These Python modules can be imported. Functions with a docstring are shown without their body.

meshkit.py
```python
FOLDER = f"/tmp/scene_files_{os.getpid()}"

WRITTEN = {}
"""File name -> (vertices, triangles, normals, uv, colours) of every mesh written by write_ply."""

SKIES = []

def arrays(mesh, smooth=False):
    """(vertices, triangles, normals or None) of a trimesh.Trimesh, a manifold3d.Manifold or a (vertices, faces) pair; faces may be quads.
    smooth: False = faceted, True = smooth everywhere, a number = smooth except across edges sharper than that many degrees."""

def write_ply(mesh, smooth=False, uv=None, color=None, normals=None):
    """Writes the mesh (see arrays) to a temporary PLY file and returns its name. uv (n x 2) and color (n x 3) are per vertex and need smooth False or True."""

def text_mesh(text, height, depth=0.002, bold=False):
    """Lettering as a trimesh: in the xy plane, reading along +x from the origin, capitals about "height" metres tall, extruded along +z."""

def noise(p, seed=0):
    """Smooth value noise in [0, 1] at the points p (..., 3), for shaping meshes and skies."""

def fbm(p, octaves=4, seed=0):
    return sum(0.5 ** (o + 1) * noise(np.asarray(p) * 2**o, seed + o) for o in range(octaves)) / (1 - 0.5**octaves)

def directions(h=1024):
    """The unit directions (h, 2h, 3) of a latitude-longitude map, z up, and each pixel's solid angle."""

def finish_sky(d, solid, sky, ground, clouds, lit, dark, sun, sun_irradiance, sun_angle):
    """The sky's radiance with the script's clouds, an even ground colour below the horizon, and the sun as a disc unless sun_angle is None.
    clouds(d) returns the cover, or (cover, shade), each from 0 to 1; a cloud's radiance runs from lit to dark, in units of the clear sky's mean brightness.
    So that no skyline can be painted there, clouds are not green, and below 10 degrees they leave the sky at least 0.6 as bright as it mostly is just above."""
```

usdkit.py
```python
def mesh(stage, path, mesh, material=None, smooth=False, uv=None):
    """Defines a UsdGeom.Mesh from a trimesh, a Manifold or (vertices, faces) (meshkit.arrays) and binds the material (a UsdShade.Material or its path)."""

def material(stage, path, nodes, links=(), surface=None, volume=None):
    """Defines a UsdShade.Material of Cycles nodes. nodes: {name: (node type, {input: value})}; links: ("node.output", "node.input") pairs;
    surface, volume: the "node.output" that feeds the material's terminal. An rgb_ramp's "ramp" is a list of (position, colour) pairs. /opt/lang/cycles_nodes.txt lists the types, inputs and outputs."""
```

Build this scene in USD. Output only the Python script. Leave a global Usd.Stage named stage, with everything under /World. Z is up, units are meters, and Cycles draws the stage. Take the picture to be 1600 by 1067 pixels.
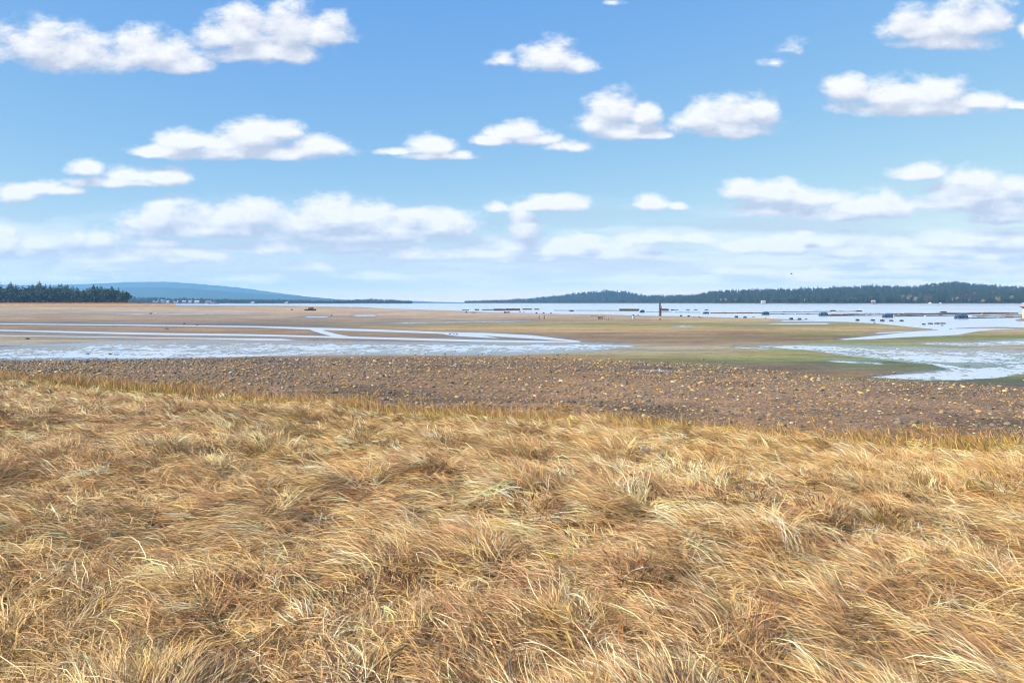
import math, random
import numpy as np
import trimesh
import usdkit, meshkit
from pxr import Usd, UsdGeom, UsdLux, UsdShade, Gf, Sdf, Vt

random.seed(7)
RNG = np.random.default_rng(7)
stage = Usd.Stage.CreateInMemory()
UsdGeom.SetStageUpAxis(stage, 'Z')
UsdGeom.SetStageMetersPerUnit(stage, 1.0)
UsdGeom.Xform.Define(stage, '/World')
UsdGeom.Scope.Define(stage, '/World/Looks')

# ------------------------------------------------------------------ camera, sky, sun, exposure
EYE = 3.2                       # metres above the water
F, CX, HY = 1067.0, 800.0, 473.5   # focal length and horizon of the photograph, in its pixels
cam = UsdGeom.Camera.Define(stage, '/World/camera')
cam.CreateHorizontalApertureAttr(36.0)
cam.CreateVerticalApertureAttr(36.0 * 1067 / 1600)
cam.CreateFocalLengthAttr(36.0 * F / 1600)
cam.CreateVerticalApertureOffsetAttr(-36.0 * (533.5 - HY) / 1600)
cam.CreateClippingRangeAttr(Gf.Vec2f(0.05, 60000.0))
cam.CreateExposureAttr(1.2)
cam.AddTranslateOp().Set(Gf.Vec3d(0, 0, EYE))
cam.AddRotateXOp().Set(90.0)

SUN_EL, SUN_AZ = math.radians(32.0), math.radians(240.0)   # azimuth clockwise from +y
SKY_STRENGTH, SUN_POWER = 0.056, 1.25
sun = UsdLux.DistantLight.Define(stage, '/World/sun')
sun.CreateIntensityAttr(SUN_POWER)
sun.CreateAngleAttr(0.5)
sun.CreateNormalizeAttr(True)
sun.CreateColorAttr(Gf.Vec3f(1.0, 0.95, 0.87))
to_sun = Gf.Vec3d(math.sin(SUN_AZ) * math.cos(SUN_EL), math.cos(SUN_AZ) * math.cos(SUN_EL), math.sin(SUN_EL))
sun.AddTransformOp().Set(Gf.Matrix4d(Gf.Rotation(Gf.Vec3d(0, 0, 1), to_sun), Gf.Vec3d(0, 0, 0)))

class Graph:
    """A small builder of Cycles node graphs."""
    def __init__(self):
        self.nodes, self.links, self.n = {}, [], 0
    def add(self, kind, out, **inputs):
        name = 'n%d' % self.n
        self.n += 1
        given = {}
        for k, v in inputs.items():
            if isinstance(v, tuple) and len(v) == 2 and v[0] == '@':
                self.links.append((v[1], name + '.' + k))
            else:
                given[k] = v
        self.nodes[name] = (kind, given)
        return ('@', name + '.' + out)
    def math(self, op, a, b=0.5, c=0.0, clamp=False):
        return self.add('math', 'value', math_type=op, value1=a, value2=b, value3=c, use_clamp=clamp)
    def vec(self, op, a, b=(0., 0., 0.), c=(0., 0., 0.), out='vector', scale=1.0):
        return self.add('vector_math', out, math_type=op, vector1=a, vector2=b, vector3=c, scale=scale)
    def mixc(self, fac, a, b, kind='mix'):
        return self.add('mix', 'color', mix_type=kind, fac=fac, color1=a, color2=b)
    def rng(self, v, a, b, c=0.0, d=1.0, kind='smoothstep'):
        return self.add('map_range', 'result', range_type=kind, value=v, from_min=a, from_max=b, to_min=c, to_max=d, clamp=True)
    def noise(self, vec, scale, detail=4, rough=0.5, out='fac', dist=0.0):
        return self.add('noise_texture', out, vector=vec, scale=float(scale), detail=float(detail), roughness=float(rough), distortion=float(dist))
    def build(self, name, surface=None, volume=None):
        return usdkit.material(stage, '/World/Looks/' + name, self.nodes, self.links,
                               surface=surface[1] if surface else None, volume=volume[1] if volume else None)

# cumulus clouds: puffs at (azimuth tangent, height tangent) given in hundredths of pixels of the photograph
PUFFS = '''60 75 95 44;225 85 80 38;290 104 42 19;130 90 75 35|380 50 55 42;450 50 60 45;505 55 45 38;345 60 40 30;420 82 100 25
860 92 48 28;905 105 28 18;785 95 22 12 .5|960 172 45 34;1005 180 26 26;930 195 45 24;1010 212 44 9;970 206 60 18
1100 185 42 32;1150 180 50 32;1190 178 28 30;1140 202 80 20|1325 142 38 25;1400 150 60 30;1460 150 65 35;1530 160 60 18;1440 170 120 18;1595 165 34 10
1440 45 55 32;1500 35 60 42;1545 28 42 38;1480 66 75 18;1605 50 18 22|1235 78 30 13 .5;1210 98 22 8 .45;680 230 40 22;720 242 20 9;615 237 28 7 .7;690 245 55 8
810 208 55 17;770 220 38 10;885 230 40 14;840 219 50 13|290 222 45 20;250 238 45 12;400 215 55 27;440 205 40 20;495 230 42 22;380 241 140 14;345 225 40 20
135 264 28 17;205 276 45 18;260 279 42 15;180 286 80 11|60 294 50 15 .8;100 298 40 11 .8;25 302 30 12 .7
250 345 50 19;350 343 70 20;400 340 50 18;520 340 60 21;570 338 45 18;470 352 60 17;330 361 130 12;600 357 80 17;690 355 52 17;560 371 150 11;650 335 70 8 .6
150 376 60 11 .7;250 379 50 9 .7;240 401 130 12 .7;300 396 50 9;420 388 90 10 .7;560 390 80 8 .7;640 395 50 9;700 396 70 8 .7;820 356 22 23;820 386 35 9;905 391 90 14;960 396 75 11;915 376 28 7;760 396 60 8 .7;850 406 80 6 .6;1020 373 70 7 .6;1085 373 28 6 .6
865 319 48 11;835 323 40 7;780 324 17 7 .6;1020 319 22 8 .6;1060 323 14 5 .6|1175 300 55 19;1220 305 50 16;1270 312 50 11 .7;1210 330 70 10 .8;1375 323 50 16;1330 326 40 11 .8;1290 335 70 9 .7
1450 271 48 17;1520 280 70 22;1580 290 50 23;1480 318 60 12;1570 325 60 13;1540 301 90 18 .8;1570 341 50 9 .7|1180 384 60 11 .7;1230 386 60 12;1290 379 70 11 .7;1330 395 50 9;1260 363 18 5;1480 395 60 9;1540 371 70 9 .7;1500 381 60 8;1570 381 40 10 .7;1540 401 60 7;1400 381 40 5 .5
200 421 110 6 .6;500 416 60 6 .5;600 433 80 5 .5;970 433 50 5 .5;1060 438 60 4 .5;1180 422 50 4 .5;1290 419 80 5 .55;1400 416 90 5 .6;1500 426 60 4 .6;60 381 40 10 .7;8 380 28 17;30 397 36 8 .7;1390 432 120 5 .5;1540 436 90 5 .5;720 420 60 4 .4;380 436 90 5 .5;110 436 90 5 .5
955 4 16 6 .6'''

def cloud_field(g, uv, warp):
    """The cover of the clouds at direction uv (x/y, z/y): puffs with flat undersides, blended, broken up by WARP."""
    acc = None
    for t in PUFFS.replace('|', ';').replace('\n', ';').split(';'):
        q = [float(x) for x in t.split()]
        cx, cy, rx, ry = q[:4]
        amp = q[4] if len(q) > 4 else 1.0
        if cy > 300:                      # the far rows of cloud stand close behind one another
            rx, ry, amp = rx * 1.18, ry * 1.6, min(amp * 1.3, 1.1)
        sx, sy = F / (rx * 1.25), F / (ry * 1.32)
        ox, oy = -(cx - CX) / F * sx, -(HY - cy - ry * 0.1) / F * sy
        k = 1.75
        a = g.vec('multiply_add', uv, (sx, sy, 0.), (ox, oy, 0.))
        b = g.vec('multiply', a, (-1., -k, 0.))
        ln = g.vec('length', g.vec('maximum', a, b), out='value')
        d = g.math('multiply_add', ln, -amp, amp)
        acc = d if acc is None else g.math('smoothmax', acc, d, 0.12)
    return g.math('add', acc, warp)

g = Graph()
tc = g.add('texture_coordinate', 'generated')
sep = g.nodes
xyz = g.add('separate_xyz', 'x', vector=tc)
sx_, sy_, sz_ = xyz, ('@', xyz[1].replace('.x', '.y')), ('@', xyz[1].replace('.x', '.z'))
ySafe = g.math('maximum', sy_, 0.05)
u, v = g.math('divide', sx_, ySafe), g.math('divide', sz_, ySafe)
uv = g.add('combine_xyz', 'vector', x=u, y=v, z=0.0)
sky = g.add('sky_texture', 'color', sky_type='single_scattering', sun_disc=False, sun_elevation=SUN_EL, sun_rotation=SUN_AZ,
            altitude=0.0, air_density=0.6, aerosol_density=0.0, ozone_density=6.0)
def cover_at(shift):
    p = g.vec('add', uv, shift)
    q = g.vec('multiply', p, (1.0, 1.7, 1.0))
    n1 = g.noise(q, 17.0, 7, 0.60)
    n2 = g.noise(g.vec('add', q, (5.2, 1.3, 0.)), 5.0, 2, 0.5)
    w = g.math('multiply_add', n1, 1.75, -0.86)
    w = g.math('add', w, g.math('multiply_add', n2, 0.5, -0.25))
    return cloud_field(g, p, w)
d0 = cover_at((0., 0., 0.))
d1 = cover_at((-0.006, 0.020, 0.))
# the rest of the sky carries the same fair-weather clouds
zz = g.math('maximum', g.math('add', sz_, 0.06), 0.03)
pl = g.add('combine_xyz', 'vector', x=g.math('divide', sx_, zz), y=g.math('divide', sy_, zz), z=0.3)
e0 = g.noise(pl, 1.1, 6, 0.55)
e1 = g.noise(g.vec('add', pl, (-0.08, -0.08, 0.0)), 1.1, 6, 0.55)
inside = g.math('multiply', g.rng(g.math('absolute', u), 1.0, 0.82), g.rng(v, 0.60, 0.47))
inside = g.math('multiply', inside, g.rng(sy_, 0.05, 0.25))
inside = g.math('multiply', inside, g.rng(sz_, -0.002, -0.001))
rgb = g.add('separate_color', 'r', color=sky)
chan = [g.math('multiply', g.math('power', ('@', rgb[1][:-1] + c), p), k) for c, p, k in (('r', 0.95, 2.37), ('g', 0.55, 2.91), ('b', 0.06, 5.95))]
skyc = g.add('combine_color', 'color', r=chan[0], g=chan[1], b=chan[2])
above = g.rng(sz_, 0.0, 0.012)
CLOUD_LIT, CLOUD_DARK = (8.2, 8.15, 8.25), (4.5, 4.95, 6.0)
def with_clouds(cover, lit):
    c = g.mixc(g.math('multiply', cover, above), skyc, g.mixc(lit, CLOUD_DARK, CLOUD_LIT))
    return g.add('background_shader', 'background', color=c, strength=SKY_STRENGTH)
far = with_clouds(g.rng(g.math('multiply_add', e0, 3.2, -1.75), 0.0, 0.42),
                  g.math('multiply_add', g.math('subtract', e0, e1), 5.5, 0.55, clamp=True))
dif = g.math('subtract', d0, d1)
lit = g.math('multiply_add', dif, 1.15, 0.40, clamp=True)
lit = g.math('multiply_add', g.rng(d0, 0.25, 0.95), -0.08, lit)
lit = g.math('maximum', lit, g.rng(v, 0.10, 0.02, 0.0, 0.35))
veil = g.noise(g.vec('multiply', uv, (3.2, 20.0, 1.0)), 1.0, 5, 0.6)
veil = g.math('multiply', g.rng(veil, 0.36, 0.60, 0.0, 0.85), g.math('multiply', g.rng(v, 0.012, 0.035), g.rng(v, 0.17, 0.07)))
cov = g.math('maximum', g.math('multiply', g.rng(d0, -0.05, 0.58), g.rng(v, 0.02, 0.20, 0.92, 0.97)), veil)
near = with_clouds(cov, lit)
bg = g.add('mix_closure', 'closure', fac=inside, closure1=far, closure2=near)
sky_mat = g.build('sky', surface=bg)
dome = UsdLux.DomeLight.Define(stage, '/World/sky')
UsdShade.MaterialBindingAPI.Apply(dome.GetPrim()).Bind(sky_mat)
dome.GetPrim().SetCustomDataByKey('kind', 'structure')

# ------------------------------------------------------------------ helpers
W = '/World/'
TAKEN = {}
def numbered(name, parent='/World'):
    n = TAKEN.get((parent, name), 0)
    TAKEN[(parent, name)] = n + 1
    return '%s/%s' % (parent, name if n == 0 else '%s_%03d' % (name, n))
def say(prim, label=None, category=None, group=None, kind=None):
    for k, v in (('label', label), ('category', category), ('group', group), ('kind', kind)):
        if v:
            prim.SetCustomDataByKey(k, v)
    return prim
def thing(name, label, category, loc=(0, 0, 0), rotz=0.0, scale=1.0, group=None, kind=None):
    x = UsdGeom.Xform.Define(stage, numbered(name))
    m = Gf.Matrix4d().SetScale(Gf.Vec3d(*(scale if np.ndim(scale) else (scale,) * 3))) * Gf.Matrix4d().SetRotate(Gf.Rotation(Gf.Vec3d(0, 0, 1), math.degrees(rotz))) * Gf.Matrix4d().SetTranslate(Gf.Vec3d(*map(float, loc)))
    x.AddTransformOp().Set(m)
    say(x.GetPrim(), label, category, group, kind)
    return x
def part(parent, name, mesh, mat, smooth=False, label=None):
    path = numbered(name, str(parent.GetPath()))
    m = usdkit.mesh(stage, path, mesh, mat, smooth)
    if label:
        say(m.GetPrim(), label)
    return m
def copy_of(first, name, label, category, loc, rotz=0.0, scale=1.0, group=None):
    x = thing(name, label, category, loc, rotz, scale, group)
    x.GetPrim().GetReferences().AddInternalReference(first.GetPath())
    x.GetPrim().SetInstanceable(True)
    return x
def primvar(mesh, name, values, kind=Sdf.ValueTypeNames.Color3fArray):
    p = UsdGeom.PrimvarsAPI(mesh).CreatePrimvar(name, kind, 'vertex')
    p.Set(Vt.Vec3fArray.FromNumpy(np.asarray(values, np.float32)) if np.ndim(values) == 2 else Vt.FloatArray.FromNumpy(np.asarray(values, np.float32)))
def srgb(*c):
    c = np.asarray(c, float) / 255.0
    return np.where(c < 0.04045, c / 12.92, ((c + 0.055) / 1.055) ** 2.4)
def simple_mat(name, color, rough=0.8, var=0.25, scale=3.0, bump=0.0):
    g = Graph()
    tc = g.add('texture_coordinate', 'object')
    n = g.noise(tc, scale, 5, 0.6)
    rnd = g.add('object_info', 'random')
    f = g.math('multiply_add', n, 2 * var, 1.0 - var)
    f = g.math('multiply', f, g.math('multiply_add', rnd, 0.3, 0.85))
    c = g.vec('scale', tuple(map(float, color)), scale=f)
    kw = dict(base_color=c, roughness=rough)
    if bump:
        kw['normal'] = g.add('bump', 'normal', height=n, strength=bump, distance=0.05)
    return g.build(name, surface=g.add('principled_bsdf', 'BSDF', **kw))
def place(px, py, z=0.0):
    """The point at height z that the photograph shows at (px, py)."""
    d = (EYE - z) * F / (py - HY)
    return np.array([(px - CX) / F * d, d, z])

# ------------------------------------------------------------------ the lie of the land
EDGE_X = np.array([-200, -42., -20.5, -7.5, 0., 5.5, 10., 25., 200.])
EDGE_Y = np.array([88, 38., 25.7, 19.2, 16.0, 14.2, 12.6, 9.6, 0.])
def edge_y(x):
    x = np.asarray(x, float)
    return np.interp(x, EDGE_X, EDGE_Y) + 1.5 * (meshkit.noise(np.stack([x * .42, x * 0, x * 0], -1), 8) - .5) + .7 * (meshkit.noise(np.stack([x * 1.3, x * 0, x * 0], -1), 9) - .5)
BEACH_U = np.array([-3, -.75, -.375, 0., .28, .47, .75, 3.])
BEACH_D = np.array([37., 37., 38.5, 40., 35., 29., 25.5, 24.])
BAY_PX = np.array([-3000, 200, 250, 300, 400, 480, 560, 600, 700, 720, 760, 800, 840, 880, 940, 1000, 1032, 1080, 1120, 1200, 1230, 1300, 1370, 1400, 1447, 1475, 1500, 1516, 1530, 1560, 1600, 1700, 4000])
BAY_PY = np.array([474.7, 474.8, 475.2, 475.8, 477, 478.3, 479.6, 482, 485, 485.8, 487.6, 488.6, 489.6, 490.6, 491.2, 492.8, 493.6, 494.4, 495.6, 497.4, 498.6, 501.5, 505.6, 508.5, 513, 519, 522, 519.5, 517, 514.6, 513.6, 514, 516])
# channels and puddles: (px...), (row...), (half height...), solid water 1 or speckled wet sand < 1
STRIPS = [
    ([-300, 0, 200, 400, 500, 575, 687, 760, 830, 905, 912], [505.5, 506, 508, 510.5, 513.7, 516, 520, 522.5, 526.5, 533.4, 534], [.55, .6, .7, .9, 1.5, 1.5, 1.3, 2.2, 2.6, .5, -1], 1),
    ([-300, 0, 200, 400, 500, 550, 650, 750, 850, 905, 915], [515, 516, 521, 523.5, 526, 527.3, 530, 532.6, 534, 534.2, 534.3], [.8, .9, 1.3, 1.3, 1.2, 1.4, 1.5, 1.6, 1.2, .5, -1], 1),
    ([-300, 0, 200, 300, 400, 440, 480], [523.5, 524.2, 527, 528.5, 530, 530.6, 531.5], [.4, .5, .5, .6, 1.3, 1.2, -1], 1),
    ([480, 487, 500, 512, 525, 537, 550], [512.5, 514, 517.5, 521, 523.8, 525.5, 526.6], [.3, 2.2, 2.8, 2.6, 2.2, 1.6, .3], 1),
    ([690, 700, 720, 745, 780], [520, 521.5, 523.3, 525.2, 528.5], [1, 2.0, 2.2, 1.7, .2], 1),
    ([470, 480, 510, 522], [495.8, 495.6, 495.4, 495.4], [-1, .5, .5, -1], 1),
    ([548, 556, 585, 592], [493.2, 493.1, 493, 493], [-1, .7, .7, -1], 1),
    ([1130, 1220, 1290, 1305], [506, 506, 505.7, 505.6], [-1, .6, .8, -1], 1),
    ([1205, 1225, 1290, 1330, 1350], [502, 501.7, 501.6, 502.4, 503], [-1, .6, .6, .5, -1], 1),
    ([1305, 1320, 1360, 1400, 1440, 1470, 1500, 1516], [530.6, 530, 527.6, 524.2, 520.8, 519, 517.5, 516.5], [-.6, .8, 2.2, 3.2, 4.5, 5.4, 5, -1], 1),
    ([1355, 1372, 1405, 1425], [521.6, 520.6, 518.6, 517], [-1, .6, .8, .6], 1),
    ([386, 400, 440, 480, 496], [569.6, 569.4, 569, 569, 569], [-1, 2.2, 2.8, 2.2, -1], .8),
    ([978, 995, 1030, 1055, 1066], [578.5, 580, 581, 582, 582], [-1, 3, 4.2, 3.2, -1], .6),
    ([1138, 1150, 1200, 1215], [543, 543.5, 545, 545], [-1, 1.6, 1.2, -1], .7),
    # broad wet sand, the water only lying in its hollows
    ([-300, 0, 60, 200, 400, 600, 800, 930, 985, 1000], [552, 553, 552, 548, 544.5, 545.5, 546.5, 543, 541.5, 541], [12, 11, 13, 16, 14, 11, 10.5, 7, 2.5, -2], .46),
    ([-300, 0, 60, 200, 300, 420, 520], [560, 559, 557, 557, 557, 554, 553], [-2, 1.5, 2.5, 3.5, 3.5, 2.5, -2], .66),
    ([1150, 1200, 1260, 1320, 1420, 1480, 1600, 1750], [541, 541.5, 543, 548, 555, 558, 560, 562], [-1, 2, 5, 9, 13, 14, 13, 12], .62),
    ([1420, 1450, 1520, 1600, 1750], [537, 537.5, 538.5, 535, 533], [-1, 2, 4.2, 5.2, 5], .58),
    ([1330, 1390, 1450, 1500, 1560, 1600, 1750], [590, 589, 588, 585, 580, 575, 570], [-2, 4, 8, 11, 12, 11, 10], .62),
    ([1270, 1310, 1370, 1400], [564, 565, 568, 570], [-1, 2.4, 2.2, -1], .5),
    ([1440, 1470, 1500, 1520, 1545], [566, 571, 577, 580, 584], [-1, 4, 6, 5, -1], .5),
    ([90, 200, 380, 420], [489.8, 490.2, 490, 489.8], [-.5, .7, .6, -.5], .6),
    ([560, 640, 800, 850], [506, 504.5, 502.5, 502], [-.8, .9, .8, -.8], .5),
    ([1040, 1060, 1080, 1090], [510.5, 510.3, 510, 510], [-.8, 1.2, 1.0, -.8], .66),
]
BARS = [   # low bars of sand and gravel standing out of the bay
    ([1375, 1385, 1405, 1440, 1464, 1470], [520, 518.5, 517.5, 516.2, 515.6, 515.5], [-1, .7, .9, 1.0, .8, -1]),
    ([1484, 1494, 1520, 1560, 1600, 1640], [513.4, 513.2, 512.4, 512.0, 512.8, 513.2], [-1, .7, 1.0, 1.3, .9, -.5]),
    ([1582, 1590, 1600, 1700, 1720], [500.5, 500.2, 499.8, 499.8, 500], [-1, 1.6, 2.2, 2.2, -1]),
    ([1440, 1447, 1458, 1462], [514, 513.8, 514, 514], [-1, .5, .5, -1]),
]
def strip_q(px, py, s):
    c, h = np.interp(px, s[0], s[1], left=0, right=0), np.interp(px, s[0], s[2], left=-50, right=-50)
    return (np.abs(py - c) - h), np.maximum(h, 1.0)
def fbm2(x, y, scale, seed=0, octaves=4):
    return meshkit.fbm(np.stack([x * scale, y * scale, np.full_like(x, 0.37 + seed)], -1), octaves, seed)
def n2(x, y, scale, seed=0):
    return meshkit.noise(np.stack([x * scale, y * scale, np.full_like(x, 0.37)], -1), seed)
from scipy.spatial import cKDTree
_gx, _gy = np.meshgrid(np.arange(-27, 27, .72), np.arange(-2, 31, .72))
TUFT = np.stack([_gx.ravel(), _gy.ravel()], -1) + RNG.uniform(-.34, .34, (_gx.size, 2))
TUFT_H, TUFT_R = RNG.random(len(TUFT)) ** 1.7 * 0.105 + 0.01, RNG.uniform(.30, .62, len(TUFT))
TREE = cKDTree(TUFT)
def tussock(x, y):
    """Distance and direction from the nearest tussock, and how high it stands here."""
    d, k = TREE.query(np.stack([x, y], -1))
    off = np.stack([x, y], -1) - TUFT[k]
    return off, np.maximum(1 - (d / TUFT_R[k]) ** 2, 0), TUFT_H[k]
def mounds(x, y):
    a = fbm2(x, y, 0.75, 11, 3) - 0.5
    b = n2(x, y, 0.28, 12) - 0.5
    near = (y < 31) & (y > -2) & (np.abs(x) < 27)
    c = np.zeros_like(x)
    if near.any():
        _, w, h = tussock(x[near], y[near])
        c[near] = w * h
    return 0.34 * a + 0.30 * b + c - .05
from scipy.stats import norm
SPECK_M, SPECK_S = 0.507, 0.09
def land(x, y, full=False):
    """Height of the ground, and how wet it is."""
    x, y = np.asarray(x, float), np.asarray(y, float)
    r = np.hypot(x, y)
    yy = np.where(y > 0.6 * np.abs(x), np.maximum(y, 0.5), np.maximum(0.7 * r, 0.5))
    u = np.clip(x / yy, -3, 3)
    px, py = CX + F * u, HY + F * EYE / yy          # map coordinates over the flats, as seen from the bank
    wob = (fbm2(x, y * 0.30, 0.10, 21, 3) - 0.5) * 4.0 * np.clip(yy / 60, .4, 1.2)
    pyw = py + wob * np.clip((py - 474) / 40, 0.02, 0.8)
    t = y - edge_y(x)
    dB = np.interp(u, BEACH_U, BEACH_D)
    tau = np.clip(t / np.maximum(dB - edge_y(x), 3.0), 0, 1)
    bank = np.clip(-t / 9.0, 0, 1)
    z_grass = 0.47 + 0.83 * bank ** 0.8 + mounds(x, y) * np.clip(-t / 2.5, 0, 1)
    z_beach = 0.06 + 0.41 * (1 - tau) ** 1.15 + 0.05 * (n2(x, y, 1.6, 5) - 0.5) * np.clip(4 * (1 - tau), 0, 1)
    z = np.where(t < 0, z_grass, z_beach)
    flat = 0.075 + 0.05 * (fbm2(x, y * 0.45, 0.06, 3, 3) - 0.5) + 0.030 * (n2(x * 0.35, y, 0.9, 4) - 0.5)
    flat = flat + np.clip((yy - 300) / 600, 0, 1) * np.clip((330 - px) / 400, 0, 1) * 1.3
    far = np.clip((yy - dB) / 3.0, 0, 1)
    z = np.where(t < 0, z, z_beach * (1 - far) + flat * far)
    wet = np.zeros_like(x)
    on_flat = t > 1.0
    speck = 0.34 * n2(x * 0.8, y * 0.5, 2.2, 31) + 0.38 * n2(x, y * 0.6, 6.5, 32) + 0.28 * n2(x, y * 0.7, 13.0, 34) + 0.35 * (fbm2(x * .6, y, 0.25, 33, 2) - 0.5)
    speck = norm.cdf((speck - SPECK_M) / SPECK_S)
    zs = z.copy()
    for s in STRIPS:
        q, h = strip_q(px, pyw if s[3] < 1 else py + 0.25 * wob * np.clip((py - 490) / 40, 0, 1), s)
        if s[3] == 1:
            zs = np.minimum(zs, np.clip(0.022 * q / np.maximum(h, 1) ** .5 , -0.06, 0.3) + np.clip(q - 14, 0, 9))
            wet = np.maximum(wet, np.clip(1.0 - q / 4.0, 0, 1) * 0.9)
        else:
            inside = np.clip(-q / (0.55 * h) , 0, 1)
            pool = 0.030 * (speck - s[3] * (0.25 + 0.75 * inside))
            zs = np.where(inside > 0, np.minimum(zs, pool + 0.012 * (1 - inside)), zs)
            wet = np.maximum(wet, np.clip(1.0 - q / 2.0, 0, 1))
    bay = py - np.interp(px, BAY_PX, BAY_PY) + 0.35 * wob * np.clip((py - 480) / 20, 0.1, 1)
    zs = np.minimum(zs, np.clip(0.028 * bay, -0.5, 2.0) + 0.6 * np.clip((bay - 1) / 4, 0, 1))
    wet = np.maximum(wet, np.clip(1.0 - bay / 2.5, 0, 1) * 0.7)
    for s in BARS:
        q, h = strip_q(px, py, s)
        zs = np.maximum(zs, np.clip(-0.05 * q, -0.5, 0.10))
    z = np.where(on_flat, zs, z)
    z = np.where(yy > 900, np.where(u < -0.5, z, z - np.clip((yy - 900) / 900, 0, 1) * 1.5), z)
    return (z, wet, px, pyw, t, yy, dB) if full else z

# ------------------------------------------------------------------ ground sheet: mud flat, cobble beach, grass bank
BANDS = {
    0: [(474, 175, 150, 120), (480, 160, 140, 122), (484, 186, 162, 132), (490, 150, 137, 127), (497, 172, 142, 112), (505, 128, 120, 112), (512, 166, 127, 92), (518, 140, 125, 110), (526, 166, 146, 120), (533, 170, 155, 130), (540, 172, 168, 158), (546, 168, 130, 84), (552, 165, 158, 148), (558, 160, 152, 144), (562, 110, 94, 86), (575, 124, 104, 90), (600, 134, 112, 92)],
    400: [(476, 170, 146, 122), (485, 190, 162, 132), (495, 160, 140, 125), (503, 145, 126, 110), (509, 110, 100, 92), (515, 164, 131, 92), (520, 150, 117, 82), (535, 166, 137, 107), (545, 172, 164, 152), (553, 168, 158, 138), (558, 164, 132, 102), (564, 108, 92, 84), (575, 134, 108, 86), (600, 130, 106, 88)],
    800: [(480, 190, 165, 145), (492, 190, 165, 145), (500, 160, 140, 120), (506, 152, 140, 102), (515, 190, 160, 112), (522, 152, 127, 102), (530, 140, 116, 92), (536, 150, 130, 105), (545, 172, 166, 156), (554, 162, 162, 142), (557, 160, 132, 94), (563, 122, 101, 88), (576, 104, 88, 80), (585, 126, 102, 85), (600, 142, 114, 88), (640, 138, 112, 92)],
    1200: [(499, 190, 165, 132), (503, 182, 156, 112), (508, 128, 130, 76), (514, 182, 152, 107), (522, 152, 122, 97), (530, 130, 106, 82), (540, 166, 141, 116), (548, 160, 146, 116), (555, 170, 152, 104), (563, 124, 136, 76), (568, 112, 97, 78), (576, 108, 92, 80), (590, 130, 105, 88), (620, 138, 114, 94)],
    1600: [(500, 160, 145, 120), (505, 170, 150, 120), (516, 192, 162, 128), (522, 172, 152, 112), (528, 108, 120, 58), (536, 166, 150, 120), (545, 168, 150, 125), (560, 132, 146, 96), (568, 98, 128, 78), (578, 108, 124, 84), (588, 142, 112, 60), (595, 84, 112, 84), (604, 92, 86, 82), (612, 124, 104, 92), (640, 134, 110, 94)]}
ALBEDO = 0.58 * np.array([0.98, 1.0, 0.96])
def band_color(px, py):
    keys = sorted(BANDS)
    cols = []
    for k in keys:
        b = np.array(BANDS[k], float)
        cols.append(np.stack([np.interp(py, b[:, 0], srgb(*b[:, c])) for c in (1, 2, 3)], -1))
    cols = np.stack(cols)
    f = np.clip(np.interp(px, keys, np.arange(len(keys))), 0, len(keys) - 1.001)
    i = f.astype(int)
    w = (f - i)[:, None]
    ar = np.arange(len(px))
    return cols[i, ar] * (1 - w) + cols[i + 1, ar] * w

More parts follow.
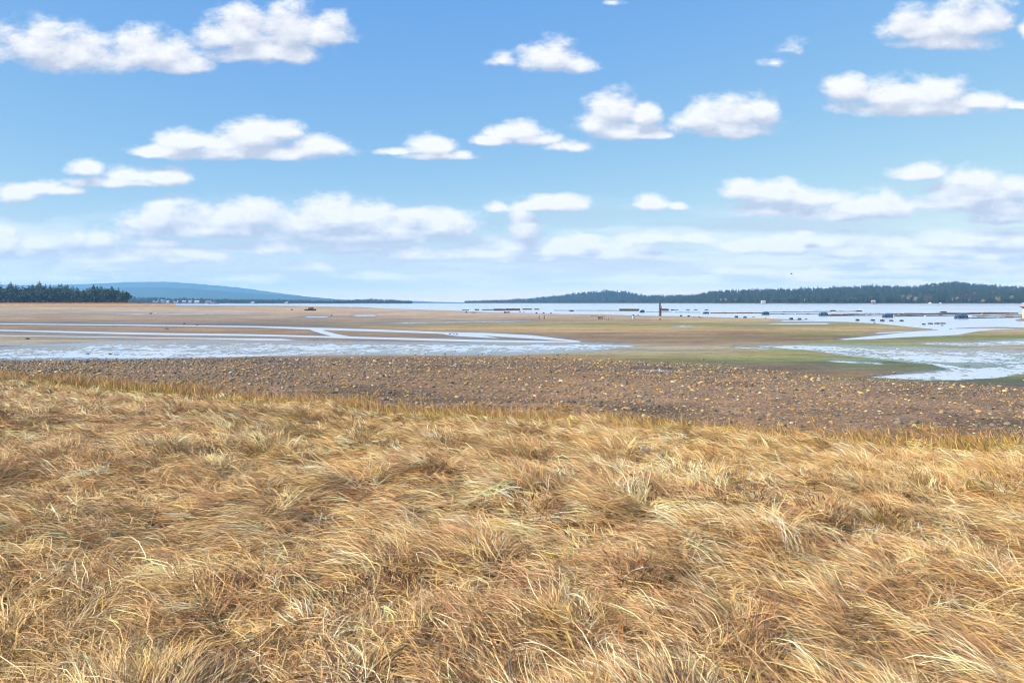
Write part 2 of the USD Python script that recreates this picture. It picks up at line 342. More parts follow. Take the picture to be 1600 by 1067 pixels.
th_in = np.arctan(np.linspace(-1.0, 1.0, 660))
th_out = np.linspace(math.pi / 4, 2 * math.pi - math.pi / 4, 42)[1:-1]
TH = np.concatenate([th_in, th_out])
rows = np.concatenate([np.arange(474.35, 478, 0.4), np.arange(478, 500, 0.55), np.arange(500, 606, 0.62), np.arange(606, 660, 1.6), np.arange(660, 1067, 7), [1300, 1700, 2600, 6000]])
RD = np.concatenate([[9500., 6500.], EYE * F / (rows - HY)])[::-1]
nT, nR = len(TH), len(RD)
fac = np.where(np.cos(TH) > math.cos(math.pi / 4) - 1e-9, 1 / np.maximum(np.cos(TH), 0.5), math.sqrt(2))
gx = (RD[:, None] * (np.sin(TH) * fac)[None]).ravel()
gy = (RD[:, None] * (np.cos(TH) * fac)[None]).ravel()
gz, gwet, gpx, gpy, gt, gyy, gdB = land(gx, gy, True)
gcol = band_color(gpx, gpy + 3.0 * (fbm2(gx, gy * 0.3, 0.12, 41, 3) - 0.5) * np.clip((gpy - 480) / 50, .1, 1))
streak = fbm2(gpx * 0.012, gpy * 0.55, 1.0, 42, 4)
gcol *= (0.50 + 1.0 * streak)[:, None]
mott = np.clip((fbm2(gx * 0.4, gy, 0.5, 45, 4) - 0.45) * 3, 0, 1)[:, None] * np.clip((gpy - 476) / 20, 0, 1)[:, None]
gcol *= 1 - 0.34 * mott * np.array([0.9, 1.0, 1.15])
fine = n2(gx, gy, 3.0, 43)
gcol *= (0.85 + 0.3 * fine)[:, None]
algae = np.clip((fbm2(gx * 0.5, gy, 0.22, 44, 3) - 0.52) * 6, 0, 1) * np.clip((gpx - 900) / 400, 0, 1) * np.clip((gpy - 500) / 20, 0, 1) * np.clip((600 - gpy) / 15, 0, 1)
gcol = gcol * (1 - 0.75 * algae[:, None]) + 0.75 * algae[:, None] * srgb(116, 140, 60)
gcol *= ALBEDO
gcol *= 1 + (0.24 * np.clip((gdB + 2 - gyy) / 3, 0, 1) * np.clip(gt, 0, 1))[:, None] * np.array([.9, 1.0, 1.05])
wrack = np.clip((fbm2(gx * 0.5, gy, 0.55, 46, 4) - 0.50) * 7, 0, 1) * np.clip(gt, 0, 1) * np.clip((gdB - gyy + 4) / 4, 0, 1)
wrack *= 0.35 + 0.65 * np.exp(-((gt - 3.0) / 1.6) ** 2) + 0.5 * np.exp(-((gdB - gyy - 6) / 4) ** 2)
wrack = np.clip(wrack, 0, 1)[:, None] * .8
gcol = gcol * (1 - wrack) + wrack * srgb(74, 68, 52) * .5
soil = srgb(120, 92, 58) * 0.55
gm = np.clip(-gt / 0.6, 0, 1)[:, None]
gcol = gcol * (1 - gm) + soil * gm
gcol *= (1 - 0.26 * np.clip(gwet, 0, 1))[:, None]
V = np.stack([gx, gy, gz], -1)
i, j = np.meshgrid(np.arange(nR - 1), np.arange(nT), indexing='ij')
a, b = i * nT + j, i * nT + (j + 1) % nT
c, d = a + nT, b + nT
QF = np.vstack([np.stack([a, b, d], -1).reshape(-1, 3), np.stack([a, d, c], -1).reshape(-1, 3)])
hub = len(V)
V = np.vstack([V, [[0, 0, land(np.array([0.]), np.array([0.1]))[0]]]])
QF = np.vstack([QF, np.stack([np.full(nT, hub), (np.arange(nT) + 1) % nT, np.arange(nT)], -1)])
gcol = np.vstack([gcol, soil]); gwet = np.append(gwet, 0); gt = np.append(gt, -10.); gyy = np.append(gyy, 0.); gdB = np.append(gdB, 40.)
nrm = np.cross(V[QF[:, 1]] - V[QF[:, 0]], V[QF[:, 2]] - V[QF[:, 0]])
if nrm[:, 2].mean() < 0:
    QF = QF[:, ::-1]; nrm = -nrm
N = np.zeros_like(V)
for k in range(3):
    np.add.at(N, QF[:, k], nrm)
N /= np.linalg.norm(N, axis=1, keepdims=True) + 1e-12

g = Graph()
colr = g.add('attribute', 'color', attribute='tint')
wetv = g.add('attribute', 'fac', attribute='wet')
pos = g.add('geometry', 'position')
f1 = g.noise(pos, 9.0, 5, 0.65)
f2 = g.noise(g.vec('multiply', pos, (1., .6, 1.)), 2.2, 4, 0.6)
f3 = g.noise(g.vec('multiply', pos, (.35, 1., 1.)), 0.55, 5, 0.65)
k = g.math('add', g.math('multiply_add', f1, 1.0, 0.28), g.math('add', g.math('multiply_add', f2, 0.7, -0.35), g.math('multiply_add', f3, 0.8, -0.20)))
base = g.vec('scale', colr, scale=k)
peb = g.add('attribute', 'fac', attribute='pebbly')
cell = g.add('voronoi_texture', 'color', vector=g.vec('multiply', pos, (1., 0.8, 1.)), scale=15.0)
cr = g.add('separate_color', 'r', color=cell)
pc = g.add('rgb_ramp', 'color', fac=cr, ramp=[(0, (.55, .54, .58)), (.3, (.9, .85, .85)), (.5, (.62, .6, .62)), (.66, (1.2, 1.0, .82)), (.82, (1.75, 1.28, .74)), (1, (2.1, 1.62, .95))])
base = g.mixc(peb, base, g.mixc(1.0, base, pc, 'multiply'))
rgh = g.math('multiply_add', wetv, -0.68, 0.92)
rgh = g.math('add', rgh, g.math('multiply_add', f2, 0.3, -0.15), clamp=True)
bmp = g.add('bump', 'normal', height=f1, strength=g.math('multiply_add', wetv, -0.52, 0.6), distance=0.03)
ground_mat = g.build('ground', surface=g.add('principled_bsdf', 'BSDF', base_color=base, roughness=rgh, normal=bmp, specular_ior_level=g.math('multiply_add', wetv, 0.32, 0.3)))

ft, fyy, fdB = gt[QF].mean(1), gyy[QF].mean(1), gdB[QF].mean(1)
sort = np.where(ft < 0, 0, np.where(fyy < fdB, 1, 2))
for n_, name in enumerate(('grass_bank', 'cobble_beach', 'mud_flat')):
    f_ = QF[sort == n_]
    used, inv = np.unique(f_, return_inverse=True)
    m = UsdGeom.Mesh.Define(stage, numbered(name))
    m.CreatePointsAttr(Vt.Vec3fArray.FromNumpy(V[used].astype(np.float32)))
    m.CreateFaceVertexCountsAttr(Vt.IntArray.FromNumpy(np.full(len(f_), 3, np.int32)))
    m.CreateFaceVertexIndicesAttr(Vt.IntArray.FromNumpy(inv.astype(np.int32).ravel()))
    m.CreateSubdivisionSchemeAttr('none')
    m.CreateNormalsAttr(Vt.Vec3fArray.FromNumpy(N[used].astype(np.float32)))
    m.SetNormalsInterpolation('vertex')
    primvar(m, 'tint', gcol[used])
    primvar(m, 'pebbly', np.clip((gdB[used] + 3 - gyy[used]) / 4, 0, 1) * np.clip(gt[used] + 1, 0, 1) * .9, Sdf.ValueTypeNames.FloatArray)
    primvar(m, 'wet', gwet[used], Sdf.ValueTypeNames.FloatArray)
    UsdShade.MaterialBindingAPI.Apply(m.GetPrim()).Bind(ground_mat)
    say(m.GetPrim(), kind='structure')
beach = stage.GetPrimAtPath('/World/cobble_beach')

# ------------------------------------------------------------------ water: one level sheet, seen in the bay, the channels and the hollows of the wet sand
g = Graph()
pos = g.add('geometry', 'position')
w1 = g.noise(g.vec('multiply', pos, (0.55, 1.0, 1.0)), 1.3, 4, 0.6)
w2 = g.noise(g.vec('multiply', pos, (0.3, 1.0, 1.0)), 0.12, 3, 0.6)
hgt = g.math('add', w1, g.math('multiply', w2, 1.5))
bmp = g.add('bump', 'normal', height=hgt, strength=0.03, distance=0.05)
patch = g.noise(g.vec('multiply', pos, (0.15, 1.0, 1.0)), 0.02, 4, 0.6)
water_mat = g.build('water', surface=g.add('principled_bsdf', 'BSDF', base_color=(0.34, 0.385, 0.44), roughness=g.math('multiply_add', patch, 0.26, 0.06), ior=1.33, specular_ior_level=0.5, normal=bmp))
rr = np.array([0, 20, 40, 80, 160, 320, 640, 1300, 2600, 5000, 9500.])
ang = np.linspace(0, 2 * math.pi, 97)[:-1]
wv = np.vstack([[0, 0, 0]] + [np.stack([r * np.sin(ang), r * np.cos(ang), 0 * ang], -1) for r in rr[1:]])
wf = [(0, 1 + (k + 1) % 96, 1 + k) for k in range(96)]
for q in range(len(rr) - 2):
    for k in range(96):
        a, b = 1 + q * 96 + k, 1 + q * 96 + (k + 1) % 96
        wf += [(a, b, b + 96), (a, b + 96, a + 96)]
wf = np.array(wf)
if np.cross(wv[wf[5, 1]] - wv[wf[5, 0]], wv[wf[5, 2]] - wv[wf[5, 0]])[2] < 0:
    wf = wf[:, ::-1]
wm = usdkit.mesh(stage, numbered('water'), (wv, wf), water_mat)
say(wm.GetPrim(), kind='structure')

# ------------------------------------------------------------------ the matted dry grass of the bank
g = Graph()
tint = g.add('attribute', 'color', attribute='tint')
pos = g.add('geometry', 'position')
f = g.noise(pos, 2.2, 3, 0.6)
c = g.vec('scale', tint, scale=g.math('multiply_add', f, 0.5, 0.75))
back = g.add('geometry', 'backfacing')
d1_ = g.add('principled_bsdf', 'BSDF', base_color=c, roughness=0.62, specular_ior_level=0.35)
t1_ = g.add('translucent_bsdf', 'BSDF', color=c)
grass_mat = g.build('dry_grass', surface=g.add('mix_closure', 'closure', fac=0.10, closure1=d1_, closure2=t1_))

def ribbons(root, head, length, e0, e1, curl, width, tint, tip_tint, k=5, gather=None, roll=None, clear=0.012, wave=None):
    """Blades as tapered ribbons. root (n,3); head: heading of each blade; e0, e1: its rise at the root and at the tip; gather: (n,2) offsets drawn together towards the tip."""
    n = len(root)
    t = np.linspace(0, 1, k)
    e = e0[:, None] + (e1 - e0)[:, None] * (t[None] ** 0.75)
    h = head[:, None] + curl[:, None] * t[None] ** 1.5
    if wave is not None:
        h = h + wave[0][:, None] * np.sin(wave[1][:, None] + 5.0 * t[None])
    step = (length / (k - 1))[:, None]
    dx, dy, dz = np.cos(e) * np.cos(h) * step, np.cos(e) * np.sin(h) * step, np.sin(e) * step
    P = np.zeros((n, k, 3))
    P[:, 1:, 0], P[:, 1:, 1], P[:, 1:, 2] = np.cumsum(dx[:, :-1], 1), np.cumsum(dy[:, :-1], 1), np.cumsum(dz[:, :-1], 1)
    P += root[:, None]
    if gather is not None:
        P[:, :, :2] -= gather[:, None] * (0.55 * t ** 1.3)[None, :, None]
    floor = land(P[:, :, 0].ravel(), P[:, :, 1].ravel()).reshape(n, k) + clear
    low = P[:, :, 2] < floor
    P[:, :, 2] = np.where(low, floor + 0.25 * (clear + RNG.random((n, 1)) * 0.05), P[:, :, 2])
    T = np.gradient(P, axis=1)
    T /= np.linalg.norm(T, axis=2, keepdims=True) + 1e-9
    side = np.stack([-np.sin(h), np.cos(h), np.zeros_like(h)], -1)
    up = np.cross(T, side)
    r_ = (roll if roll is not None else RNG.normal(0, 0.6, n))[:, None, None]
    sd = side * np.cos(r_) + up * np.sin(r_)
    w = width[:, None] * np.interp(t, [0, .2, .7, 1], [.8, 1, .9, 0.0])[None] * 0.5
    L, R = P - sd * w[:, :, None], P + sd * w[:, :, None]
    verts = np.concatenate([np.stack([L[:, :-1], R[:, :-1]], 2).reshape(n, 2 * (k - 1), 3), P[:, -1:]], 1)
    m = 2 * (k - 1) + 1
    f = []
    for s in range(k - 2):
        f += [(2 * s, 2 * s + 1, 2 * s + 3), (2 * s, 2 * s + 3, 2 * s + 2)]
    f.append((2 * (k - 2), 2 * (k - 2) + 1, m - 1))
    faces = (np.array(f)[None] + (np.arange(n) * m)[:, None, None]).reshape(-1, 3)
    tt = np.concatenate([np.repeat(t[:-1], 2), [1.0]])
    col = tint[:, None] * (1 - tt[None, :, None] ** 2) + tip_tint[:, None] * tt[None, :, None] ** 2
    return verts.reshape(-1, 3), faces, col.reshape(-1, 3)

def blade_mesh(name, sets, label, category, mat=grass_mat):
    n, VV, FF, CC = 0, [], [], []
    for v_, f_, c_ in sets:
        VV.append(v_); FF.append(f_ + n); CC.append(c_)
        n += len(v_)
    m = usdkit.mesh(stage, numbered(name), (np.vstack(VV), np.vstack(FF)), mat)
    primvar(m, 'tint', np.vstack(CC))
    say(m.GetPrim(), label, category, kind='stuff')
    return m

def ring_points(n, d0, d1, power, margin=0.88):
    """Points on the bank, thinning out with distance."""
    q = RNG.random(n)
    e = 1 - power
    d = (d0 ** e + q * (d1 ** e - d0 ** e)) ** (1 / e)
    u = RNG.uniform(-margin, margin, n)
    return u * d, d

STRAW = np.array([srgb(210, 172, 122), srgb(192, 150, 98), srgb(168, 126, 82), srgb(226, 196, 152), srgb(108, 78, 52), srgb(194, 158, 90), srgb(178, 134, 98)]) * 0.93 * np.array([1.0, 0.985, 0.95])
STRAW_P = np.array([.23, .20, .17, .12, .14, .06, .08])

def heading(x, y):
    """The way the wind and the tide have laid the grass."""
    a = n2(x, y, 0.55, 51) - 0.5
    b = n2(x, y, 1.5, 52) - 0.5
    c = n2(x, y, 0.16, 53) - 0.5
    base = np.radians(152.0) + np.radians(26) * np.clip(-x / 4.0, -1, 1) * np.clip(5.0 / np.maximum(y, 2.0), 0.2, 1)
    return base + 2.4 * a + 1.9 * b + 1.5 * c

def lay_grass(n_locks, per, d0, d1, power, wide, seed, k=5):
    x, y = ring_points(n_locks, d0, d1, power)
    keep = (y < edge_y(x) - 1.2 - 1.3 * n2(x, y * 0, 0.7, 59)) & (RNG.random(len(x)) < 0.20 + 1.45 * n2(x, y, 2.0, 60))
    x, y = x[keep], y[keep]
    n = len(x)
    off, w_t, h_t = tussock(x, y)
    hd = heading(x, y) + RNG.normal(0, 0.62, n)
    loose = RNG.random(n) < 0.14
    hd = np.where(loose, RNG.uniform(0, 6.28, n), hd)
    r_t = np.linalg.norm(off, axis=1, keepdims=True) + 1e-6
    pull = (0.25 + 3.4 * h_t)[:, None]
    dirv = np.stack([np.cos(hd), np.sin(hd)], -1) + pull * off / r_t * np.clip(r_t / .25, 0, 1)
    head = np.arctan2(dirv[:, 1], dirv[:, 0])
    stand = np.clip(0.75 * n2(x, y, 1.4, 61) + 0.8 * w_t * h_t / .15, 0, 1)                       # tufts that still stand, and flattened hollows
    length = RNG.uniform(0.14, 0.38, n) * (0.8 + 0.45 * stand) * np.clip((edge_y(x) - y - 1) / 3.0, .6, 1)
    e0 = np.radians(6 + 36 * stand ** 1.6 + RNG.normal(0, 9, n))
    e1 = np.radians(RNG.normal(-16, 12, n) + 18 * (stand - 0.5))
    curl = RNG.normal(0, 0.55, n) + 1.2 * (n2(x, y, 0.7, 62) - 0.5)
    tone = RNG.choice(len(STRAW), n, p=STRAW_P)
    warm = n2(x, y, 0.55, 63)
    shade_ = np.clip(np.exp(RNG.normal(0, 0.22, n)), .55, 1.5) * (0.80 + 0.40 * n2(x, y, 2.6, 65))
    lift = RNG.random(n) ** 2 * 0.12
    i = np.repeat(np.arange(n), per)
    N_ = len(i)
    off = RNG.normal(0, 0.042, (N_, 2)) * (1 + 0.05 * y[i])[:, None]
    rx, ry = x[i] + off[:, 0], y[i] + off[:, 1]
    rz = land(rx, ry) + lift[i] + RNG.random(N_) * 0.03
    jt = lambda s: RNG.normal(0, s, N_)
    col = STRAW[tone[i]] * (RNG.uniform(0.72, 1.22, N_) * (0.82 + 0.36 * warm[i]) * shade_[i])[:, None]
    col = col * (1 + np.array([0.05, 0.0, -0.12]) * jt(1.0)[:, None])
    ochre = np.clip((n2(x, y, 0.33, 64) - 0.60) * 5, 0, 1) + 0.8 * np.exp(-((x - 5.5) / 2.6) ** 2 - ((y - 8.6) / 2.4) ** 2)
    ochre = np.clip(ochre, 0, 1)[i]
    ochre = ochre * (RNG.random(N_) < 0.5)
    col = col * (1 - 0.5 * ochre[:, None]) + 0.5 * ochre[:, None] * srgb(164, 140, 62) * 0.62
    tip = np.clip(col * RNG.uniform(1.0, 1.45, N_)[:, None], 0, 0.62)
    w = RNG.uniform(0.0021, 0.0043, N_) * wide * np.clip(y[i] / 5.0, 1, 6) ** 0.55
    return ribbons(np.stack([rx, ry, rz], -1), head[i] + jt(0.28), length[i] * RNG.uniform(0.6, 1.15, N_), e0[i] + jt(0.16), e1[i] + jt(0.2),
                   curl[i] + jt(0.5), w, np.clip(col, 0.01, 0.6), tip, gather=off, wave=(np.abs(jt(0.10)), RNG.random(N_) * 6.28), k=k)

blade_mesh('dry_grass', [lay_grass(25500, 12, 2.2, 8.0, 1.5, 1.0, 1, 4), lay_grass(42000, 12, 7.0, 28.0, 1.4, 1.2, 2, 3)],
           'matted pale straw grass lying in swirls over the whole bank in the foreground', 'grass')

# ------------------------------------------------------------------ the upright fringe along the beach
def fringe(n, t0, t1, h0, h1, colours, seed, tips=1.0, green=0.0):
    xx = RNG.uniform(-25, 12.5, n)
    tt = t0 + (t1 - t0) * RNG.random(n)
    clump = n2(xx, tt * 2, 0.9, seed)
    clump = np.clip(clump * .6 + .75 * n2(xx, tt * .5, 0.28, seed + 5) - .15, 0, 1)
    keep = RNG.random(n) < 1.55 * clump ** 1.2 - 0.5 * np.clip(tt, 0, 1)
    xx, tt, clump = xx[keep], tt[keep], clump[keep]
    n = len(xx)
    yy = edge_y(xx) + tt + 0.7 * (n2(xx, xx * 0, 0.45, seed + 1) - 0.5)
    L = RNG.uniform(h0, h1, n) * (0.55 + 0.75 * clump) * (1 + .15 * np.clip(-xx / 12, 0, 1))
    col = colours[RNG.integers(0, len(colours), n)] * RNG.uniform(0.75, 1.25, n)[:, None]
    root = np.stack([xx, yy, land(xx, yy) - 0.01], -1)
    return ribbons(root, RNG.normal(2.6, 1.0, n), L, np.radians(RNG.normal(66, 15, n)), np.radians(RNG.normal(18, 30, n)), RNG.normal(0, .5, n),
                   RNG.uniform(0.005, 0.011, n), col, np.clip(col * tips, 0, .6), k=4)
def strays(n):
    """Lone clumps of grass among the nearest cobbles."""
    c = np.stack([RNG.uniform(-24, 12, 60), np.abs(RNG.normal(0, 1.3, 60)) + .4], -1)
    k = RNG.integers(0, 60, n)
    xx = c[k, 0] + RNG.normal(0, .13, n)
    yy = edge_y(c[k, 0]) + c[k, 1] + RNG.normal(0, .13, n)
    col = np.vstack([rust, olive])[RNG.integers(0, 9, n)] * RNG.uniform(.75, 1.2, n)[:, None]
    return ribbons(np.stack([xx, yy, land(xx, yy) - .01], -1), RNG.normal(2.6, 1.2, n), RNG.uniform(.12, .32, n), np.radians(RNG.normal(60, 18, n)), np.radians(RNG.normal(10, 30, n)),
                   RNG.normal(0, .5, n), RNG.uniform(.005, .010, n), col, col, k=4)
rust = np.array([srgb(168, 116, 62), srgb(186, 136, 74), srgb(142, 102, 62), srgb(200, 154, 90), srgb(156, 114, 78)]) * 0.66
olive = np.array([srgb(182, 158, 62), srgb(156, 140, 50), srgb(204, 174, 84), srgb(136, 126, 46)]) * 0.66
blade_mesh('beach_grass', [fringe(30000, -2.0, 0.8, 0.18, 0.42, np.vstack([rust, rust, olive[2:]]), 71, 1.05), fringe(19000, -3.2, -0.6, 0.12, 0.30, olive, 73, 1.2), strays(2600)],
           'rust and olive grass standing upright in a fringe between straw and cobbles', 'grass')

# ------------------------------------------------------------------ weeds and bleached leaves standing out of the straw
def at_grass(px, py):
    d = 3.0
    for _ in range(40):
        x = (px - CX) / F * d
        z = float(land(np.array([x]), np.array([d]))[0]) + .1
        d += 0.6 * ((EYE - z) * F / (py - HY) - d)
    return np.array([x, d, z - .12])
weed_tint = np.array([srgb(142, 100, 66), srgb(120, 86, 60), srgb(164, 118, 76)]) * .64
for k_, (px, py, hh, wd, lab) in enumerate([(700, 700, .34, .55, 'large dark rusty weed clump in the straw just below the fringe'), (1180, 780, .26, .30, 'small dark weed clump with a deep shadowed hollow'), (1010, 770, .30, .45, 'wide brown weed clump in mid bank, left of the shadowed hollow'),
                                            (1285, 800, .32, .40, 'reddish upright weed clump right of the shadowed hollow'), (830, 800, .30, .40, 'brown upright weed clump left of the wide one'), (1385, 810, .26, .28, 'olive weed tuft in the greenish straw'), (1560, 770, .30, .42, 'olive brown weed clump close to the right edge of the bank'),
                                            (985, 905, .30, .34, 'brown weed clump low on the bank, below the wide one'), (610, 890, .22, .36, 'tawny weed clump among pale bleached leaves')]):
    p = at_grass(px, py)
    t = thing('weed_clump', lab, 'weed', p)
    n = 110
    a = RNG.uniform(0, 6.28, n); r_ = wd * .5 * np.sqrt(RNG.random(n))
    col = weed_tint[RNG.integers(0, 3, n)] if 'olive' not in lab else olive[RNG.integers(0, 4, n)] * .7
    gx_, gy_ = p[0] + r_ * np.cos(a), p[1] + r_ * np.sin(a)
    v_, f_, c_ = ribbons(np.stack([gx_, gy_, land(gx_, gy_)], -1), a + RNG.normal(0, .5, n), hh * RNG.uniform(.6, 1.15, n), np.radians(RNG.normal(62, 16, n)), np.radians(RNG.normal(30, 25, n)), RNG.normal(0, .5, n), RNG.uniform(.003, .006, n), col, col * 1.2, k=4)
    m = part(t, 'stems', (v_ - p, f_), grass_mat); say(m.GetPrim(), kind='stuff'); primvar(m, 'tint', c_)
    n = 50
    a = RNG.uniform(0, 6.28, n); r_ = wd * .5 * np.sqrt(RNG.random(n))
    gx_, gy_ = p[0] + r_ * np.cos(a), p[1] + r_ * np.sin(a)
    v_, f_, c_ = ribbons(np.stack([gx_, gy_, land(gx_, gy_) + hh * RNG.uniform(.45, .85, n)], -1), a, RNG.uniform(.03, .07, n), np.radians(RNG.normal(60, 20, n)), np.radians(RNG.normal(30, 20, n)), RNG.normal(0, .3, n), RNG.uniform(.008, .014, n), weed_tint[RNG.integers(0, 3, n)] * 1.1, weed_tint[RNG.integers(0, 3, n)], k=4)
    m = part(t, 'seed_heads', (v_ - p, f_), grass_mat); say(m.GetPrim(), kind='stuff'); primvar(m, 'tint', c_)
bleach = srgb(230, 208, 172) * .72
for k_, (px, py, L, hd, e_, cu, lab) in enumerate([(640, 812, .34, 2.2, 40, .2, 'cluster of bleached leaf blades pointing up at the left of mid bank'), (520, 862, .30, 2.0, 55, .3, 'splayed bleached blades near the middle of the bank'), (740, 918, .24, 1.4, 72, .2, 'upright bleached forked leaf below mid bank'), (825, 940, .30, 2.6, 25, .0, 'broad pale leaf lying slantwise in the lower bank'),
                                                   (585, 985, .26, 2.4, 45, .3, 'pale broken leaf tips low on the bank'), (975, 1035, .26, .6, 35, 2.2, 'curled white leaf near the bottom of the bank'), (330, 900, .26, .3, 40, .8, 'pale arched leaves over a dark hollow on the left'), (160, 930, .30, 1.8, 45, .6, 'bleached drooping leaves over the left foreground tuft'), (1215, 905, .20, 2.9, 12, .2, 'patch of pale flattened leaves on the right of the bank')]):
    p = at_grass(px, py)
    t = thing('bleached_leaves', lab, 'leaves', p)
    for s_ in range(7):
        n = 1
        q_ = p + np.append(RNG.normal(0, .06, 2), .03)
        v_, f_, c_ = ribbons(q_[None], np.array([hd + RNG.normal(0, .25)]), np.array([L * RNG.uniform(.55, .95)]), np.radians([e_ + RNG.normal(0, 8)]), np.radians([e_ - 45 + RNG.normal(0, 10)]), np.array([cu + RNG.normal(0, .3)]), np.array([RNG.uniform(.0035, .006)]), bleach[None] * RNG.uniform(.75, 1.0), bleach[None], k=6, roll=np.array([RNG.normal(0, .4)]))
        m = part(t, 'leaf', (v_ - p, f_), grass_mat); primvar(m, 'tint', c_)

# ------------------------------------------------------------------ cobbles
def stone_mesh(seed, sub=1):
    r = np.random.default_rng(seed)
    m = trimesh.creation.icosphere(subdivisions=sub)
    v = np.array(m.vertices)
    for _ in range(4):
        n = r.normal(size=3); n /= np.linalg.norm(n)
        dd = r.uniform(0.55, 0.85)
        over = np.maximum(v @ n - dd, 0)
        v = v - over[:, None] * n * 0.9
    v *= 1 + 0.12 * (meshkit.noise(v * 1.7 + seed, seed)[:, None] - 0.5) * 2
    v *= np.array([1.0, r.uniform(.6, .9), r.uniform(.42, .62)]) * 0.5
    return v, np.array(m.faces)
def stone_mat(name, per_island):
    g = Graph()
    rnd = g.add('geometry', 'random_per_island') if per_island else g.add('object_info', 'random')
    r1 = g.add('rgb_ramp', 'color', fac=rnd, interpolate=True, ramp=[(0, tuple(srgb(86, 78, 70) * .6)), (.22, tuple(srgb(124, 110, 94) * .62)), (.42, tuple(srgb(104, 90, 78) * .6)), (.58, tuple(srgb(146, 122, 104) * .62)), (.64, tuple(srgb(72, 64, 58) * .6)), (.76, tuple(srgb(168, 130, 84) * .62)), (.87, tuple(srgb(164, 118, 66) * .64)), (.95, tuple(srgb(196, 162, 92) * .66)), (1, tuple(srgb(205, 190, 170) * .62))])
    pos = g.add('geometry', 'position')
    n = g.noise(pos, 26.0, 4, 0.65)
    c = g.vec('scale', g.vec('multiply', r1, (0.95, 1.0, 0.93)), scale=g.math('multiply_add', n, 1.0, 0.6))
    return g.build(name, surface=g.add('principled_bsdf', 'BSDF', base_color=c, roughness=0.72, normal=g.add('bump', 'normal', height=n, strength=0.5, distance=0.02)))
stone_look = stone_mat('cobble_stone', False)
stone_shapes = [stone_mesh(100 + k) for k in range(7)]
n_try = 165000
sx_ = RNG.uniform(-34, 32, n_try)
sD = RNG.uniform(9, 46, n_try)
su = sx_ / sD
edge_t = sD - edge_y(sx_)
dBs = np.interp(su, BEACH_U, BEACH_D)
patchy = n2(sx_, sD * 0.6, 0.35, 81)
prob = np.where(sD < dBs, 0.55 + 0.7 * patchy, 0.3 * np.exp(-(sD - dBs) / 1.2) * patchy)
keep = (edge_t > -0.6) & (np.abs(su) < 0.95) & (RNG.random(n_try) < prob)
sx_, sD = sx_[keep], sD[keep]
size = np.clip(0.037 * np.exp(RNG.normal(0, 0.55, len(sx_))) * (0.75 + 0.020 * sD), 0.022, 0.22)
sz_s = land(sx_, sD) + size * 0.12
order = np.argsort(-(size / sD) * (np.abs(sx_ / sD) < 0.74))
big, rest = order[:300], order[300:]
for q in big:
    v, f = stone_shapes[int(RNG.integers(0, 7))]
    a_ = RNG.uniform(0, 6.28)
    R = np.array([[math.cos(a_), -math.sin(a_), 0], [math.sin(a_), math.cos(a_), 0], [0, 0, 1]])
    vv = (v * size[q]) @ R.T + np.array([sx_[q], sD[q], sz_s[q]])
    usdkit.mesh(stage, numbered('stone', '/World/cobble_beach'), (vv, f), stone_look, 40)

def instancer(name, protos, idx, pos, yaw, scale, label, category, tilt=0.0):
    """protos: list of (name, [(mesh, material, smooth)])."""
    pi = UsdGeom.PointInstancer.Define(stage, numbered(name))
    base = str(pi.GetPath()) + '/kinds'
    UsdGeom.Scope.Define(stage, base)
    paths = []
    for nm, meshes in protos:
        p = '%s/%s' % (base, nm)
        if len(meshes) == 1:
            usdkit.mesh(stage, p, meshes[0][0], meshes[0][1], meshes[0][2])
        else:
            UsdGeom.Xform.Define(stage, p)
            for k_, (me, ma, sm) in enumerate(meshes):
                usdkit.mesh(stage, '%s/%s' % (p, ('crown', 'trunk')[k_]), me, ma, sm)
        paths.append(Sdf.Path(p))
    pi.CreatePrototypesRel().SetTargets(paths)
    pi.CreateProtoIndicesAttr(Vt.IntArray.FromNumpy(np.asarray(idx, np.int32)))
    pi.CreatePositionsAttr(Vt.Vec3fArray.FromNumpy(np.asarray(pos, np.float32)))
    q_ = [Gf.Quath(float(math.cos(y / 2)), 0.0, 0.0, float(math.sin(y / 2))) for y in yaw]
    pi.CreateOrientationsAttr(Vt.QuathArray(q_))
    sc = np.asarray(scale, np.float32)
    pi.CreateScalesAttr(Vt.Vec3fArray.FromNumpy(np.repeat(sc[:, None], 3, 1) if sc.ndim == 1 else sc))
    say(pi.GetPrim(), label, category, kind='stuff')
    return pi
instancer('cobbles', [('stone_%d' % k, [((v, f), stone_look, 40)]) for k, (v, f) in enumerate(stone_shapes)],
          RNG.integers(0, 7, len(rest)), np.stack([sx_[rest], sD[rest], sz_s[rest]], -1), RNG.uniform(0, 6.28, len(rest)), size[rest],
          'brown, grey and rust coloured cobbles strewn over the dark beach below the grass', 'cobbles')

